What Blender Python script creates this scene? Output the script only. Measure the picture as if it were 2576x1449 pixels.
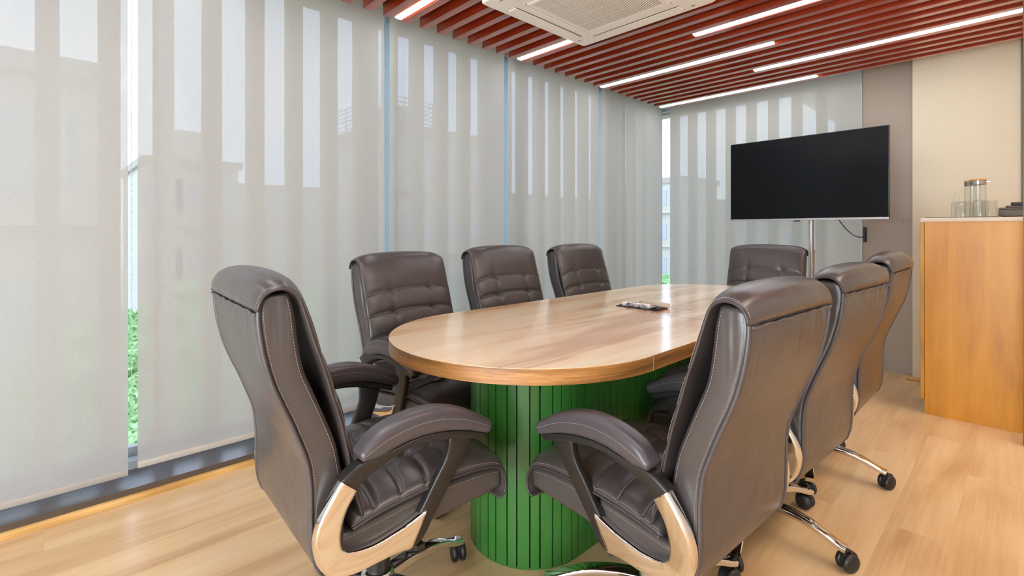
import bpy, bmesh, math, random
from mathutils import Vector, Matrix
random.seed(7)
PI = math.pi
for o in list(bpy.data.objects):
    bpy.data.objects.remove(o)
scene = bpy.context.scene
COL = scene.collection

# ------------------------------------------------------------------ camera
IW, IH, FPX = 2576.0, 1449.0, 1233.0
HORIZON = 580.0
EYE = 1.2
yaw = math.atan2(1290.0, 1233.0)
cd = bpy.data.cameras.new('camera')
cam = bpy.data.objects.new('camera', cd)
COL.objects.link(cam)
cam.location = (0, 0, EYE)
cam.rotation_euler = (PI / 2, 0, yaw)
cd.sensor_fit = 'HORIZONTAL'
cd.sensor_width = 36.0
cd.lens = 36.0 * FPX / IW
cd.shift_y = (HORIZON - IH / 2) / IW
cd.clip_start = 0.02
cd.clip_end = 400
scene.camera = cam

# ------------------------------------------------------------------ view, world
vs = scene.view_settings
vs.view_transform = 'Standard'
vs.look = 'None'
vs.gamma = 1.0
vs.use_curve_mapping = False
vs.exposure = 0.28
try:
    scene.cycles.max_bounces = 10
    scene.cycles.diffuse_bounces = 5
    scene.cycles.glossy_bounces = 4
    scene.cycles.transmission_bounces = 8
    scene.cycles.transparent_max_bounces = 16
    scene.cycles.caustics_refractive = False
    scene.cycles.caustics_reflective = False
    scene.cycles.sample_clamp_indirect = 4.0
    scene.cycles.use_denoising = True
    scene.cycles.use_adaptive_sampling = False
except Exception:
    pass

world = bpy.data.worlds.new('sky')
scene.world = world
world.use_nodes = True
wn = world.node_tree
wn.nodes.clear()
wo = wn.nodes.new('ShaderNodeOutputWorld')
wb = wn.nodes.new('ShaderNodeBackground')
wt = wn.nodes.new('ShaderNodeTexCoord')
wz = wn.nodes.new('ShaderNodeTexNoise')
wz.inputs['Scale'].default_value = 2.6
wz.inputs['Detail'].default_value = 5
wr = wn.nodes.new('ShaderNodeValToRGB')
wr.color_ramp.elements[0].position = 0.35
wr.color_ramp.elements[0].color = (0.52, 0.70, 1.0, 1)
wr.color_ramp.elements[1].position = 0.65
wr.color_ramp.elements[1].color = (0.72, 0.84, 1.0, 1)
wn.links.new(wt.outputs['Generated'], wz.inputs['Vector'])
wn.links.new(wz.outputs['Fac'], wr.inputs['Fac'])
wn.links.new(wr.outputs['Color'], wb.inputs['Color'])
wb.inputs['Strength'].default_value = 2.6
wn.links.new(wb.outputs['Background'], wo.inputs['Surface'])

def area_lamp(name, loc, rot, sx, sy, power, color):
    l = bpy.data.lights.new(name, 'AREA')
    l.shape = 'RECTANGLE'
    l.size, l.size_y = sx, sy
    l.energy = power
    l.color = color
    o = bpy.data.objects.new(name, l)
    COL.objects.link(o)
    o.location = loc
    o.rotation_euler = rot
    return o

WARM = (0.90, 0.95, 1.0)
COOL = (0.76, 0.88, 1.0)
# unseen fill lights added at ceiling and rear wall to brighten the room
area_lamp('ceiling_lamp', (-0.3, 0.35, 2.66), (0, 0, 0), 1.6, 0.5, 35, WARM)
area_lamp('ceiling_lamp', (0.7, 2.6, 2.66), (0, 0, 0), 0.5, 3.6, 112, (1.0, 0.90, 0.76))
area_lamp('ceiling_lamp', (-1.2, -1.1, 2.66), (0, 0, 0), 2.4, 0.5, 35, WARM)
area_lamp('window_light', (0.0, -2.36, 1.0), (PI / 2, 0, PI), 2.4, 1.9, 205, COOL)

# ------------------------------------------------------------------ materials
def new_mat(name):
    m = bpy.data.materials.new(name)
    m.use_nodes = True
    nt = m.node_tree
    b = nt.nodes.get('Principled BSDF')
    return m, nt, b

def setp(b, **kw):
    names = {'base': 'Base Color', 'rough': 'Roughness', 'metal': 'Metallic', 'spec': 'Specular IOR Level',
             'coat': 'Coat Weight', 'coat_rough': 'Coat Roughness', 'trans': 'Transmission Weight', 'ior': 'IOR',
             'emit': 'Emission Color', 'estr': 'Emission Strength', 'sheen': 'Sheen Weight'}
    for k, v in kw.items():
        s = b.inputs[names[k]]
        if k in ('base', 'emit') and len(v) == 3:
            v = (*v, 1)
        s.default_value = v

def srgb(r, g, b):
    f = lambda c: (c / 255 / 12.92) if c / 255 <= 0.04045 else ((c / 255 + 0.055) / 1.055) ** 2.4
    return (f(r), f(g), f(b))

def bump_noise(nt, b, scale, strength, dist=0.002, detail=3, stretch=None, coord='Object'):
    tc = nt.nodes.new('ShaderNodeTexCoord')
    mp = nt.nodes.new('ShaderNodeMapping')
    if stretch:
        mp.inputs['Scale'].default_value = stretch
    no = nt.nodes.new('ShaderNodeTexNoise')
    no.inputs['Scale'].default_value = scale
    no.inputs['Detail'].default_value = detail
    bu = nt.nodes.new('ShaderNodeBump')
    bu.inputs['Strength'].default_value = strength
    bu.inputs['Distance'].default_value = dist
    nt.links.new(tc.outputs[coord], mp.inputs['Vector'])
    nt.links.new(mp.outputs['Vector'], no.inputs['Vector'])
    nt.links.new(no.outputs['Fac'], bu.inputs['Height'])
    nt.links.new(bu.outputs['Normal'], b.inputs['Normal'])
    return no

def plain(name, base, rough=0.5, bump=None, **kw):
    m, nt, b = new_mat(name)
    setp(b, base=base, rough=rough, **kw)
    if bump:
        bump_noise(nt, b, *bump)
    else:
        tc = nt.nodes.new('ShaderNodeTexCoord')
        no = nt.nodes.new('ShaderNodeTexNoise')
        no.inputs['Scale'].default_value = 9
        mr = nt.nodes.new('ShaderNodeMapRange')
        mr.inputs['To Min'].default_value = max(0, rough - 0.03)
        mr.inputs['To Max'].default_value = min(1, rough + 0.03)
        nt.links.new(tc.outputs['Object'], no.inputs['Vector'])
        nt.links.new(no.outputs['Fac'], mr.inputs['Value'])
        nt.links.new(mr.outputs['Result'], b.inputs['Roughness'])
    return m

def wood(name, dark, mid, light, axis, rough=0.35, grain=1.0, planks=None, knots=0.0, coat=0.0, spec=0.5, contrast=1.0, rim=False, rings=0.16):
    """wood with the grain running along 'axis' (0,1,2)"""
    m, nt, b = new_mat(name)
    setp(b, rough=rough, coat=coat, coat_rough=0.12, spec=spec)
    L = nt.links
    tc = nt.nodes.new('ShaderNodeTexCoord')
    src = tc.outputs['Object']
    if planks:
        # random offset per plank
        mp0 = nt.nodes.new('ShaderNodeMapping')
        if axis == 1:
            mp0.inputs['Rotation'].default_value = (0, 0, -PI / 2)
        L.new(src, mp0.inputs['Vector'])
        br = nt.nodes.new('ShaderNodeTexBrick')
        br.offset = 0.37
        br.offset_frequency = 2
        br.inputs['Scale'].default_value = 1.0
        br.inputs['Brick Width'].default_value = planks[0]
        br.inputs['Row Height'].default_value = planks[1]
        br.inputs['Mortar Size'].default_value = 0.0005
        br.inputs['Mortar Smooth'].default_value = 0.0
        br.inputs['Bias'].default_value = 0.0
        br.inputs['Color1'].default_value = (0, 0, 0, 1)
        br.inputs['Color2'].default_value = (1, 1, 1, 1)
        br.inputs['Mortar'].default_value = (0.5, 0.5, 0.5, 1)
        L.new(mp0.outputs['Vector'], br.inputs['Vector'])
        sc = nt.nodes.new('ShaderNodeVectorMath')
        sc.operation = 'SCALE'
        sc.inputs['Scale'].default_value = 7.3
        L.new(br.outputs['Color'], sc.inputs[0])
        ad = nt.nodes.new('ShaderNodeVectorMath')
        ad.operation = 'ADD'
        L.new(src, ad.inputs[0])
        L.new(sc.outputs['Vector'], ad.inputs[1])
        src = ad.outputs['Vector']
    s = [9.0 * grain] * 3
    s[axis] = 0.9 * grain
    if rim:
        s = [5.0, 5.0, 150.0]
    mp = nt.nodes.new('ShaderNodeMapping')
    mp.inputs['Scale'].default_value = s
    L.new(src, mp.inputs['Vector'])
    n1 = nt.nodes.new('ShaderNodeTexNoise')
    n1.inputs['Scale'].default_value = 0.8
    n1.inputs['Detail'].default_value = 5
    n1.inputs['Distortion'].default_value = 0.9
    L.new(mp.outputs['Vector'], n1.inputs['Vector'])
    s2 = [120.0 * grain] * 3
    s2[axis] = 3.5 * grain
    if rim:
        s2 = [40.0, 40.0, 600.0]
    mp2 = nt.nodes.new('ShaderNodeMapping')
    mp2.inputs['Scale'].default_value = s2
    L.new(src, mp2.inputs['Vector'])
    n2 = nt.nodes.new('ShaderNodeTexNoise')
    n2.inputs['Scale'].default_value = 1.0
    n2.inputs['Detail'].default_value = 4
    L.new(mp2.outputs['Vector'], n2.inputs['Vector'])
    s3 = [3.0 * grain] * 3
    s3[axis] = 0.5 * grain
    if rim:
        s3 = [0.6, 0.6, 3.0]
    mp3 = nt.nodes.new('ShaderNodeMapping')
    mp3.inputs['Scale'].default_value = s3
    L.new(src, mp3.inputs['Vector'])
    wv = nt.nodes.new('ShaderNodeTexWave')
    wv.wave_type = 'RINGS'
    wv.inputs['Scale'].default_value = 1.6
    wv.inputs['Distortion'].default_value = 6.0
    wv.inputs['Detail'].default_value = 3
    wv.inputs['Detail Scale'].default_value = 1.3
    L.new(mp3.outputs['Vector'], wv.inputs['Vector'])
    a1 = nt.nodes.new('ShaderNodeMath'); a1.operation = 'MULTIPLY'; a1.inputs[1].default_value = 0.62
    L.new(n1.outputs['Fac'], a1.inputs[0])
    a2 = nt.nodes.new('ShaderNodeMath'); a2.operation = 'MULTIPLY_ADD'; a2.inputs[1].default_value = 0.22
    L.new(n2.outputs['Fac'], a2.inputs[0]); L.new(a1.outputs[0], a2.inputs[2])
    a3 = nt.nodes.new('ShaderNodeMath'); a3.operation = 'MULTIPLY_ADD'; a3.inputs[1].default_value = rings
    L.new(wv.outputs['Fac'], a3.inputs[0]); L.new(a2.outputs[0], a3.inputs[2])
    out = a3.outputs[0]
    if planks:
        a4 = nt.nodes.new('ShaderNodeMath'); a4.operation = 'MULTIPLY_ADD'; a4.inputs[1].default_value = 0.07
        L.new(br.outputs['Color'], a4.inputs[0]); L.new(out, a4.inputs[2])
        out = a4.outputs[0]
    ra = nt.nodes.new('ShaderNodeValToRGB')
    e = ra.color_ramp.elements
    w = 0.16 / contrast
    c = 0.51 if not planks else 0.545
    c += (rings - 0.16) * 0.5
    e[0].position = c - w; e[0].color = (*dark, 1)
    e[1].position = c + w; e[1].color = (*light, 1)
    em = ra.color_ramp.elements.new(c); em.color = (*mid, 1)
    L.new(out, ra.inputs['Fac'])
    colout = ra.outputs['Color']
    if planks:
        mx = nt.nodes.new('ShaderNodeMix'); mx.data_type = 'RGBA'; mx.blend_type = 'MULTIPLY'
        L.new(br.outputs['Fac'], mx.inputs['Factor'])
        L.new(colout, mx.inputs[6])
        mx.inputs[7].default_value = (0.80, 0.76, 0.72, 1)
        colout = mx.outputs[2]
    L.new(colout, b.inputs['Base Color'])
    bu = nt.nodes.new('ShaderNodeBump')
    bu.inputs['Strength'].default_value = 0.12
    bu.inputs['Distance'].default_value = 0.0008
    L.new(n2.outputs['Fac'], bu.inputs['Height'])
    L.new(bu.outputs['Normal'], b.inputs['Normal'])
    return m

def emission(name, color, strength):
    m, nt, b = new_mat(name)
    setp(b, base=(0.9, 0.9, 0.9), emit=color, estr=strength, rough=0.5)
    return m

def glass_pane(name, tint, refl=0.03, edge=0.6):
    m, nt, b = new_mat(name)
    nt.nodes.remove(b)
    out = nt.nodes.get('Material Output')
    tr = nt.nodes.new('ShaderNodeBsdfTransparent'); tr.inputs['Color'].default_value = (*tint, 1)
    gl = nt.nodes.new('ShaderNodeBsdfGlossy'); gl.inputs['Roughness'].default_value = 0.02
    lw = nt.nodes.new('ShaderNodeLayerWeight'); lw.inputs['Blend'].default_value = 0.5
    pw = nt.nodes.new('ShaderNodeMath'); pw.operation = 'POWER'; pw.inputs[1].default_value = 4.5
    ma = nt.nodes.new('ShaderNodeMath'); ma.operation = 'MULTIPLY_ADD'; ma.inputs[1].default_value = edge; ma.inputs[2].default_value = refl
    mx = nt.nodes.new('ShaderNodeMixShader')
    nt.links.new(lw.outputs['Facing'], pw.inputs[0]); nt.links.new(pw.outputs[0], ma.inputs[0]); nt.links.new(ma.outputs[0], mx.inputs['Fac'])
    nt.links.new(tr.outputs[0], mx.inputs[1]); nt.links.new(gl.outputs[0], mx.inputs[2])
    nt.links.new(mx.outputs[0], out.inputs['Surface'])
    return m

def blind_mat(name):
    m, nt, b = new_mat(name)
    nt.nodes.remove(b)
    out = nt.nodes.get('Material Output')
    L = nt.links
    tc = nt.nodes.new('ShaderNodeTexCoord')
    mp = nt.nodes.new('ShaderNodeMapping'); mp.inputs['Scale'].default_value = (60, 60, 420)
    no = nt.nodes.new('ShaderNodeTexNoise'); no.inputs['Scale'].default_value = 1.0; no.inputs['Detail'].default_value = 3
    L.new(tc.outputs['Object'], mp.inputs['Vector']); L.new(mp.outputs['Vector'], no.inputs['Vector'])
    ra = nt.nodes.new('ShaderNodeValToRGB')
    ra.color_ramp.elements[0].position = 0.3; ra.color_ramp.elements[0].color = (0.70, 0.665, 0.605, 1)
    ra.color_ramp.elements[1].position = 0.7; ra.color_ramp.elements[1].color = (0.765, 0.73, 0.665, 1)
    L.new(no.outputs['Fac'], ra.inputs['Fac'])
    bu = nt.nodes.new('ShaderNodeBump'); bu.inputs['Strength'].default_value = 0.15; bu.inputs['Distance'].default_value = 0.001
    L.new(no.outputs['Fac'], bu.inputs['Height'])
    df = nt.nodes.new('ShaderNodeBsdfDiffuse'); L.new(ra.outputs['Color'], df.inputs['Color']); L.new(bu.outputs['Normal'], df.inputs['Normal'])
    tl = nt.nodes.new('ShaderNodeBsdfTranslucent'); L.new(ra.outputs['Color'], tl.inputs['Color'])
    m1 = nt.nodes.new('ShaderNodeMixShader'); m1.inputs['Fac'].default_value = 0.65
    L.new(df.outputs[0], m1.inputs[1]); L.new(tl.outputs[0], m1.inputs[2])
    tr = nt.nodes.new('ShaderNodeBsdfTransparent'); tr.inputs['Color'].default_value = (1, 1, 1, 1)
    m2 = nt.nodes.new('ShaderNodeMixShader'); m2.inputs['Fac'].default_value = 0.11
    L.new(m1.outputs[0], m2.inputs[1]); L.new(tr.outputs[0], m2.inputs[2])
    L.new(m2.outputs[0], out.inputs['Surface'])
    return m

def frost_mat(name, col):
    m, nt, b = new_mat(name)
    nt.nodes.remove(b)
    out = nt.nodes.get('Material Output')
    tl = nt.nodes.new('ShaderNodeBsdfTranslucent'); tl.inputs['Color'].default_value = (*col, 1)
    df = nt.nodes.new('ShaderNodeBsdfDiffuse'); df.inputs['Color'].default_value = (0.6, 0.75, 0.9, 1)
    tc = nt.nodes.new('ShaderNodeTexCoord'); no = nt.nodes.new('ShaderNodeTexNoise'); no.inputs['Scale'].default_value = 25
    mr = nt.nodes.new('ShaderNodeMapRange'); mr.inputs['To Min'].default_value = 0.1; mr.inputs['To Max'].default_value = 0.35
    nt.links.new(tc.outputs['Object'], no.inputs['Vector']); nt.links.new(no.outputs['Fac'], mr.inputs['Value'])
    mx = nt.nodes.new('ShaderNodeMixShader'); nt.links.new(mr.outputs['Result'], mx.inputs['Fac'])
    nt.links.new(tl.outputs[0], mx.inputs[1]); nt.links.new(df.outputs[0], mx.inputs[2])
    nt.links.new(mx.outputs[0], out.inputs['Surface'])
    return m

def leaf_mat(name):
    m, nt, b = new_mat(name)
    setp(b, rough=0.8)
    tc = nt.nodes.new('ShaderNodeTexCoord')
    v = nt.nodes.new('ShaderNodeTexVoronoi'); v.inputs['Scale'].default_value = 26
    ra = nt.nodes.new('ShaderNodeValToRGB')
    ra.color_ramp.elements[0].position = 0.1; ra.color_ramp.elements[0].color = (*srgb(70, 130, 52), 1)
    ra.color_ramp.elements[1].position = 0.9; ra.color_ramp.elements[1].color = (*srgb(196, 224, 168), 1)
    nt.links.new(tc.outputs['Object'], v.inputs['Vector'])
    nt.links.new(v.outputs['Color'], ra.inputs['Fac'])
    nt.links.new(ra.outputs['Color'], b.inputs['Base Color'])
    return m

def leather(name, base, rough=0.31, wrinkle=0.25, gather=False):
    m, nt, b = new_mat(name)
    setp(b, base=base, rough=rough, spec=0.55)
    L = nt.links
    tc = nt.nodes.new('ShaderNodeTexCoord')
    v = nt.nodes.new('ShaderNodeTexVoronoi'); v.inputs['Scale'].default_value = 900
    n = nt.nodes.new('ShaderNodeTexNoise'); n.inputs['Scale'].default_value = 7; n.inputs['Detail'].default_value = 2
    L.new(tc.outputs['Object'], v.inputs['Vector']); L.new(tc.outputs['Object'], n.inputs['Vector'])
    b1 = nt.nodes.new('ShaderNodeBump'); b1.inputs['Strength'].default_value = 0.10; b1.inputs['Distance'].default_value = 0.0004
    L.new(v.outputs['Distance'], b1.inputs['Height'])
    b2 = nt.nodes.new('ShaderNodeBump'); b2.inputs['Strength'].default_value = wrinkle; b2.inputs['Distance'].default_value = 0.02
    L.new(n.outputs['Fac'], b2.inputs['Height']); L.new(b1.outputs['Normal'], b2.inputs['Normal'])
    out = b2.outputs['Normal']
    if gather:
        # puckers running down from the gathered seam under the roll
        sp = nt.nodes.new('ShaderNodeSeparateXYZ'); L.new(tc.outputs['Object'], sp.inputs[0])
        mk = nt.nodes.new('ShaderNodeMapRange'); mk.interpolation_type = 'SMOOTHSTEP'
        mk.inputs['From Min'].default_value = 0.86; mk.inputs['From Max'].default_value = 1.02
        L.new(sp.outputs['Z'], mk.inputs['Value'])
        mp = nt.nodes.new('ShaderNodeMapping'); mp.inputs['Scale'].default_value = (34, 34, 2.2)
        L.new(tc.outputs['Object'], mp.inputs['Vector'])
        n3 = nt.nodes.new('ShaderNodeTexNoise'); n3.inputs['Scale'].default_value = 1.0; n3.inputs['Detail'].default_value = 1
        L.new(mp.outputs['Vector'], n3.inputs['Vector'])
        mu = nt.nodes.new('ShaderNodeMath'); mu.operation = 'MULTIPLY'
        L.new(n3.outputs['Fac'], mu.inputs[0]); L.new(mk.outputs['Result'], mu.inputs[1])
        b3 = nt.nodes.new('ShaderNodeBump'); b3.inputs['Strength'].default_value = 0.9; b3.inputs['Distance'].default_value = 0.010
        L.new(mu.outputs[0], b3.inputs['Height']); L.new(out, b3.inputs['Normal'])
        out = b3.outputs['Normal']
    L.new(out, b.inputs['Normal'])
    return m

M = {}
M['floor'] = wood('floor_oak', srgb(196, 154, 106), srgb(225, 189, 140), srgb(238, 208, 164), 1, rough=0.28, planks=(1.25, 0.195), spec=0.5, grain=0.9, contrast=0.75, rings=0.10)
M['table_top'] = wood('table_oak', srgb(208, 160, 112), srgb(246, 214, 168), srgb(253, 232, 194), 1, rough=0.24, spec=0.6, coat=0.7, grain=0.75, contrast=1.35)
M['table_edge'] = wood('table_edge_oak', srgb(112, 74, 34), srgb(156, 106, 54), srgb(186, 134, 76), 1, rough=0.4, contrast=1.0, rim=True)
M['slat'] = wood('mahogany_slat', srgb(112, 34, 12), srgb(146, 48, 20), srgb(168, 62, 30), 0, rough=0.3, spec=0.8, coat=1.0, grain=1.0)
M['cabinet'] = wood('cabinet_veneer', srgb(184, 118, 18), srgb(204, 140, 26), srgb(216, 152, 36), 2, rough=0.38, grain=1.5, contrast=0.9, rings=0.03)
M['cabinet_door'] = wood('cabinet_door_veneer', srgb(176, 118, 10), srgb(196, 136, 18), srgb(208, 150, 30), 2, rough=0.4)
M['trim_wood'] = wood('trim_pine', srgb(172, 128, 62), srgb(202, 156, 86), srgb(222, 180, 112), 1, rough=0.35)
M['leather'] = leather('taupe_leather', srgb(70, 64, 62))
M['leather_back'] = leather('taupe_leather_back', srgb(70, 64, 62), gather=True)
M['leather_pad'] = leather('taupe_leather_pad', srgb(71, 66, 68), 0.34, 0.1)
M['piping'] = plain('dark_piping', srgb(58, 51, 50), 0.4)
M['thread'] = plain('cream_thread', srgb(166, 154, 140), 0.7)
M['black_plastic'] = plain('black_plastic', srgb(34, 31, 29), 0.38)
M['chrome'] = plain('chrome', (0.78, 0.78, 0.77), 0.07, metal=1.0)
M['caster'] = plain('caster_rubber', srgb(28, 27, 28), 0.42)
M['green'] = plain('green_lacquer', srgb(54, 112, 46), 0.3, bump=(14, 0.12, 0.002, 2))
M['groove_dark'] = plain('dark_joint', srgb(52, 38, 28), 0.7)
M['groove'] = plain('dark_green_groove', srgb(18, 34, 16), 0.6)
M['blind'] = blind_mat('screen_fabric')
M['blind_bar'] = plain('blind_bottom_bar', srgb(180, 174, 164), 0.45)
M['chain'] = plain('bead_chain', srgb(210, 205, 198), 0.3)
M['ledge'] = plain('grey_ledge_metal', srgb(92, 90, 92), 0.26, spec=0.6)
M['ledge_face'] = plain('dark_ledge_face', srgb(82, 70, 60), 0.5)
M['frame'] = plain('window_frame_aluminium', srgb(196, 208, 220), 0.35)
M['frost'] = frost_mat('frosted_joint', (0.80, 0.91, 0.98))
M['frost_white'] = frost_mat('white_frosted_joint', (0.95, 0.96, 0.97))
M['glass'] = glass_pane('window_glass', (0.96, 0.965, 0.965))
M['white_wall'] = plain('textured_white_plaster', srgb(238, 230, 204), 0.85, bump=(95, 0.35, 0.004, 4))
M['grey_wall'] = plain('grey_metal_panel', srgb(170, 156, 140), 0.5)
M['room_wall'] = plain('cream_wall_paint', srgb(232, 232, 230), 0.9)
M['ceiling'] = plain('ceiling_paint', srgb(120, 70, 52), 0.9)
M['header'] = plain('pale_header', srgb(205, 198, 184), 0.8)
M['ac_white'] = plain('ac_white_plastic', srgb(250, 250, 248), 0.45)
M['ac_grille'] = plain('ac_grille_grey', srgb(248, 246, 242), 0.5)
M['ac_dark'] = plain('ac_dark_slot', srgb(96, 90, 84), 0.7)
M['led'] = emission('led_diffuser', (0.93, 0.96, 1.0), 24.0)
M['led_body'] = plain('led_housing', srgb(235, 225, 210), 0.4)
M['screen'] = plain('tv_screen', srgb(13, 16, 19), 0.2, spec=0.15)
M['tv_body'] = plain('tv_black_shell', srgb(26, 26, 28), 0.45)
M['silver'] = plain('brushed_silver', srgb(200, 196, 196), 0.28, metal=0.6)
M['counter'] = plain('cream_worktop', srgb(236, 222, 200), 0.35)
M['tray'] = plain('dark_tray', srgb(84, 76, 70), 0.4)
M['clear'] = glass_pane('clear_glass', (0.965, 0.975, 0.97))
M['bamboo'] = plain('bamboo', srgb(206, 158, 92), 0.5)
M['steel'] = plain('steel_lid_ring', srgb(190, 186, 180), 0.2, metal=1.0)
M['phone'] = plain('phone_grey', srgb(92, 84, 70), 0.5)
M['post'] = plain('olive_metal_post', srgb(98, 92, 66), 0.45)
M['cream_plastic'] = plain('cream_plastic', srgb(214, 202, 178), 0.45)
M['fin'] = plain('facade_fin_concrete', srgb(216, 208, 196), 0.9)
M['conc'] = plain('pale_concrete', srgb(206, 200, 188), 0.9)
M['conc2'] = plain('beige_render', srgb(208, 198, 180), 0.9)
M['conc3'] = plain('grey_render', srgb(190, 186, 180), 0.9)
M['roofband'] = plain('roof_band', srgb(182, 172, 158), 0.9)
M['win_out'] = plain('building_window', srgb(186, 190, 194), 0.3)
M['rail'] = plain('rail_grey_metal', srgb(140, 140, 142), 0.5)
M['leaf'] = leaf_mat('tree_leaves')
M['bark'] = plain('tree_bark', srgb(96, 78, 60), 0.9)
M['ground'] = plain('outdoor_ground', srgb(196, 200, 188), 0.95)

# ------------------------------------------------------------------ helpers
def mesh_obj(name, bm, mat, parent=None, smooth=False, angle=None, recalc=True):
    if recalc:
        bmesh.ops.recalc_face_normals(bm, faces=bm.faces[:])
    me = bpy.data.meshes.new(name)
    bm.to_mesh(me)
    bm.free()
    mats = mat if isinstance(mat, (list, tuple)) else [mat]
    for mm in mats:
        me.materials.append(mm)
    if smooth:
        for p in me.polygons:
            p.use_smooth = True
        if angle:
            try:
                me.set_sharp_from_angle(angle=math.radians(angle))
            except Exception:
                pass
    o = bpy.data.objects.new(name, me)
    COL.objects.link(o)
    if parent:
        o.parent = parent
    return o

def thing(name, label, cat, loc=(0, 0, 0), rz=0.0, group=None):
    o = bpy.data.objects.new(name, None)
    COL.objects.link(o)
    o.empty_display_size = 0.1
    o.location = loc
    o.rotation_euler = (0, 0, rz)
    o['label'] = label
    o['category'] = cat
    if group:
        o['group'] = group
    return o

def tag(o, label, cat, group=None):
    o['label'] = label
    o['category'] = cat
    if group:
        o['group'] = group
    return o

def struct(o):
    o['kind'] = 'structure'
    return o

def copy_tree(o, parent=None):
    c = o.copy()
    COL.objects.link(c)
    if parent is not None:
        c.parent = parent
        c.matrix_parent_inverse = o.matrix_parent_inverse.copy()
    for ch in list(o.children):
        copy_tree(ch, c)
    return c

def box(bm, x0, x1, y0, y1, z0, z1, mi=0):
    v = [bm.verts.new((x, y, z)) for x in (x0, x1) for y in (y0, y1) for z in (z0, z1)]
    fs = [(0, 1, 3, 2), (4, 6, 7, 5), (0, 4, 5, 1), (2, 3, 7, 6), (0, 2, 6, 4), (1, 5, 7, 3)]
    out = []
    for f in fs:
        fa = bm.faces.new([v[i] for i in f])
        fa.material_index = mi
        out.append(fa)
    return out

def bevel_all(bm, w, seg=2):
    bmesh.ops.bevel(bm, geom=bm.edges[:] , offset=w, segments=seg, affect='EDGES', profile=0.5)

def bbox(name, dims, mat, parent=None, bev=0.0, seg=2):
    bm = bmesh.new()
    box(bm, *dims)
    if bev:
        bevel_all(bm, bev, seg)
    return mesh_obj(name, bm, mat, parent, smooth=bool(bev), angle=40)

def rrect(a, b, r, seg=4):
    r = min(r, a * 0.98, b * 0.98)
    pts = []
    for cx, cy, a0 in ((a - r, b - r, 0), (-a + r, b - r, 90), (-a + r, -b + r, 180), (a - r, -b + r, 270)):
        for i in range(seg + 1):
            t = math.radians(a0 + 90 * i / seg)
            pts.append((cx + r * math.cos(t), cy + r * math.sin(t)))
    return pts

def loft(bm, secs, seg=4, closed=False, mi=0):
    """secs: (centre, u, v, a, b, r) rounded rectangles joined along a path"""
    rings = []
    for c, u, v, a, b, r in secs:
        rings.append([bm.verts.new(c + u * x + v * y) for x, y in rrect(a, b, r, seg)])
    n = len(rings[0])
    rng = range(len(rings)) if closed else range(len(rings) - 1)
    for i in rng:
        A, B = rings[i], rings[(i + 1) % len(rings)]
        for k in range(n):
            f = bm.faces.new((A[k], A[(k + 1) % n], B[(k + 1) % n], B[k]))
            f.material_index = mi
    if not closed:
        for R_, rev in ((rings[0], True), (rings[-1], False)):
            f = bm.faces.new(list(reversed(R_)) if rev else R_)
            f.material_index = mi
    return rings

def catmull(pts, n):
    pts = [Vector(p) for p in pts]
    P = [pts[0] * 2 - pts[1]] + pts + [pts[-1] * 2 - pts[-2]]
    dense = []
    for i in range(1, len(P) - 2):
        p0, p1, p2, p3 = P[i - 1], P[i], P[i + 1], P[i + 2]
        for k in range(16):
            t = k / 16
            dense.append(0.5 * ((2 * p1) + (p2 - p0) * t + (2 * p0 - 5 * p1 + 4 * p2 - p3) * t * t + (3 * p1 - p0 - 3 * p2 + p3) * t ** 3))
    dense.append(P[-2])
    L = [0.0]
    for a, b in zip(dense, dense[1:]):
        L.append(L[-1] + (b - a).length)
    out = []
    j = 0
    for i in range(n):
        s = L[-1] * i / (n - 1)
        while j < len(L) - 2 and L[j + 1] < s:
            j += 1
        d = L[j + 1] - L[j]
        t = 0 if d < 1e-9 else (s - L[j]) / d
        out.append(dense[j].lerp(dense[j + 1], t))
    return out

def plate(bm, top, bot, x0, x1, n=28, r=0.01, endr=0.006, seg=4, mi=0):
    """solid between two side-view curves (y, z), from x0 to x1, with rounded edges"""
    T = catmull([(0, *p) for p in top], n)
    B = catmull([(0, *p) for p in bot], n)
    cx = (x0 + x1) / 2
    a = abs(x1 - x0) / 2
    X = Vector((1, 0, 0))
    secs = []
    for i in range(n):
        c = (T[i] + B[i]) / 2
        v = (T[i] - B[i])
        h = v.length / 2
        v = v.normalized()
        c = Vector((cx, c.y, c.z))
        secs.append([c, X, v, a, h, r])
    def endcap(s, nxt):
        d = (s[0] - nxt[0]).normalized()
        out = []
        for k in (1, 2, 3):
            t = k / 3 * PI / 2
            sh = (1 - math.cos(t)) * endr
            out.append([s[0] + d * endr * math.sin(t), s[1], s[2], max(s[3] - sh, 0.001), max(s[4] - sh, 0.001), max(s[5] - sh * 0.5, 0.0008)])
        return out
    if endr > 0:
        e0 = endcap(secs[0], secs[1])
        e1 = endcap(secs[-1], secs[-2])
        secs = list(reversed(e0)) + secs + e1
    loft(bm, secs, seg, mi=mi)
    return T, B

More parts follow.
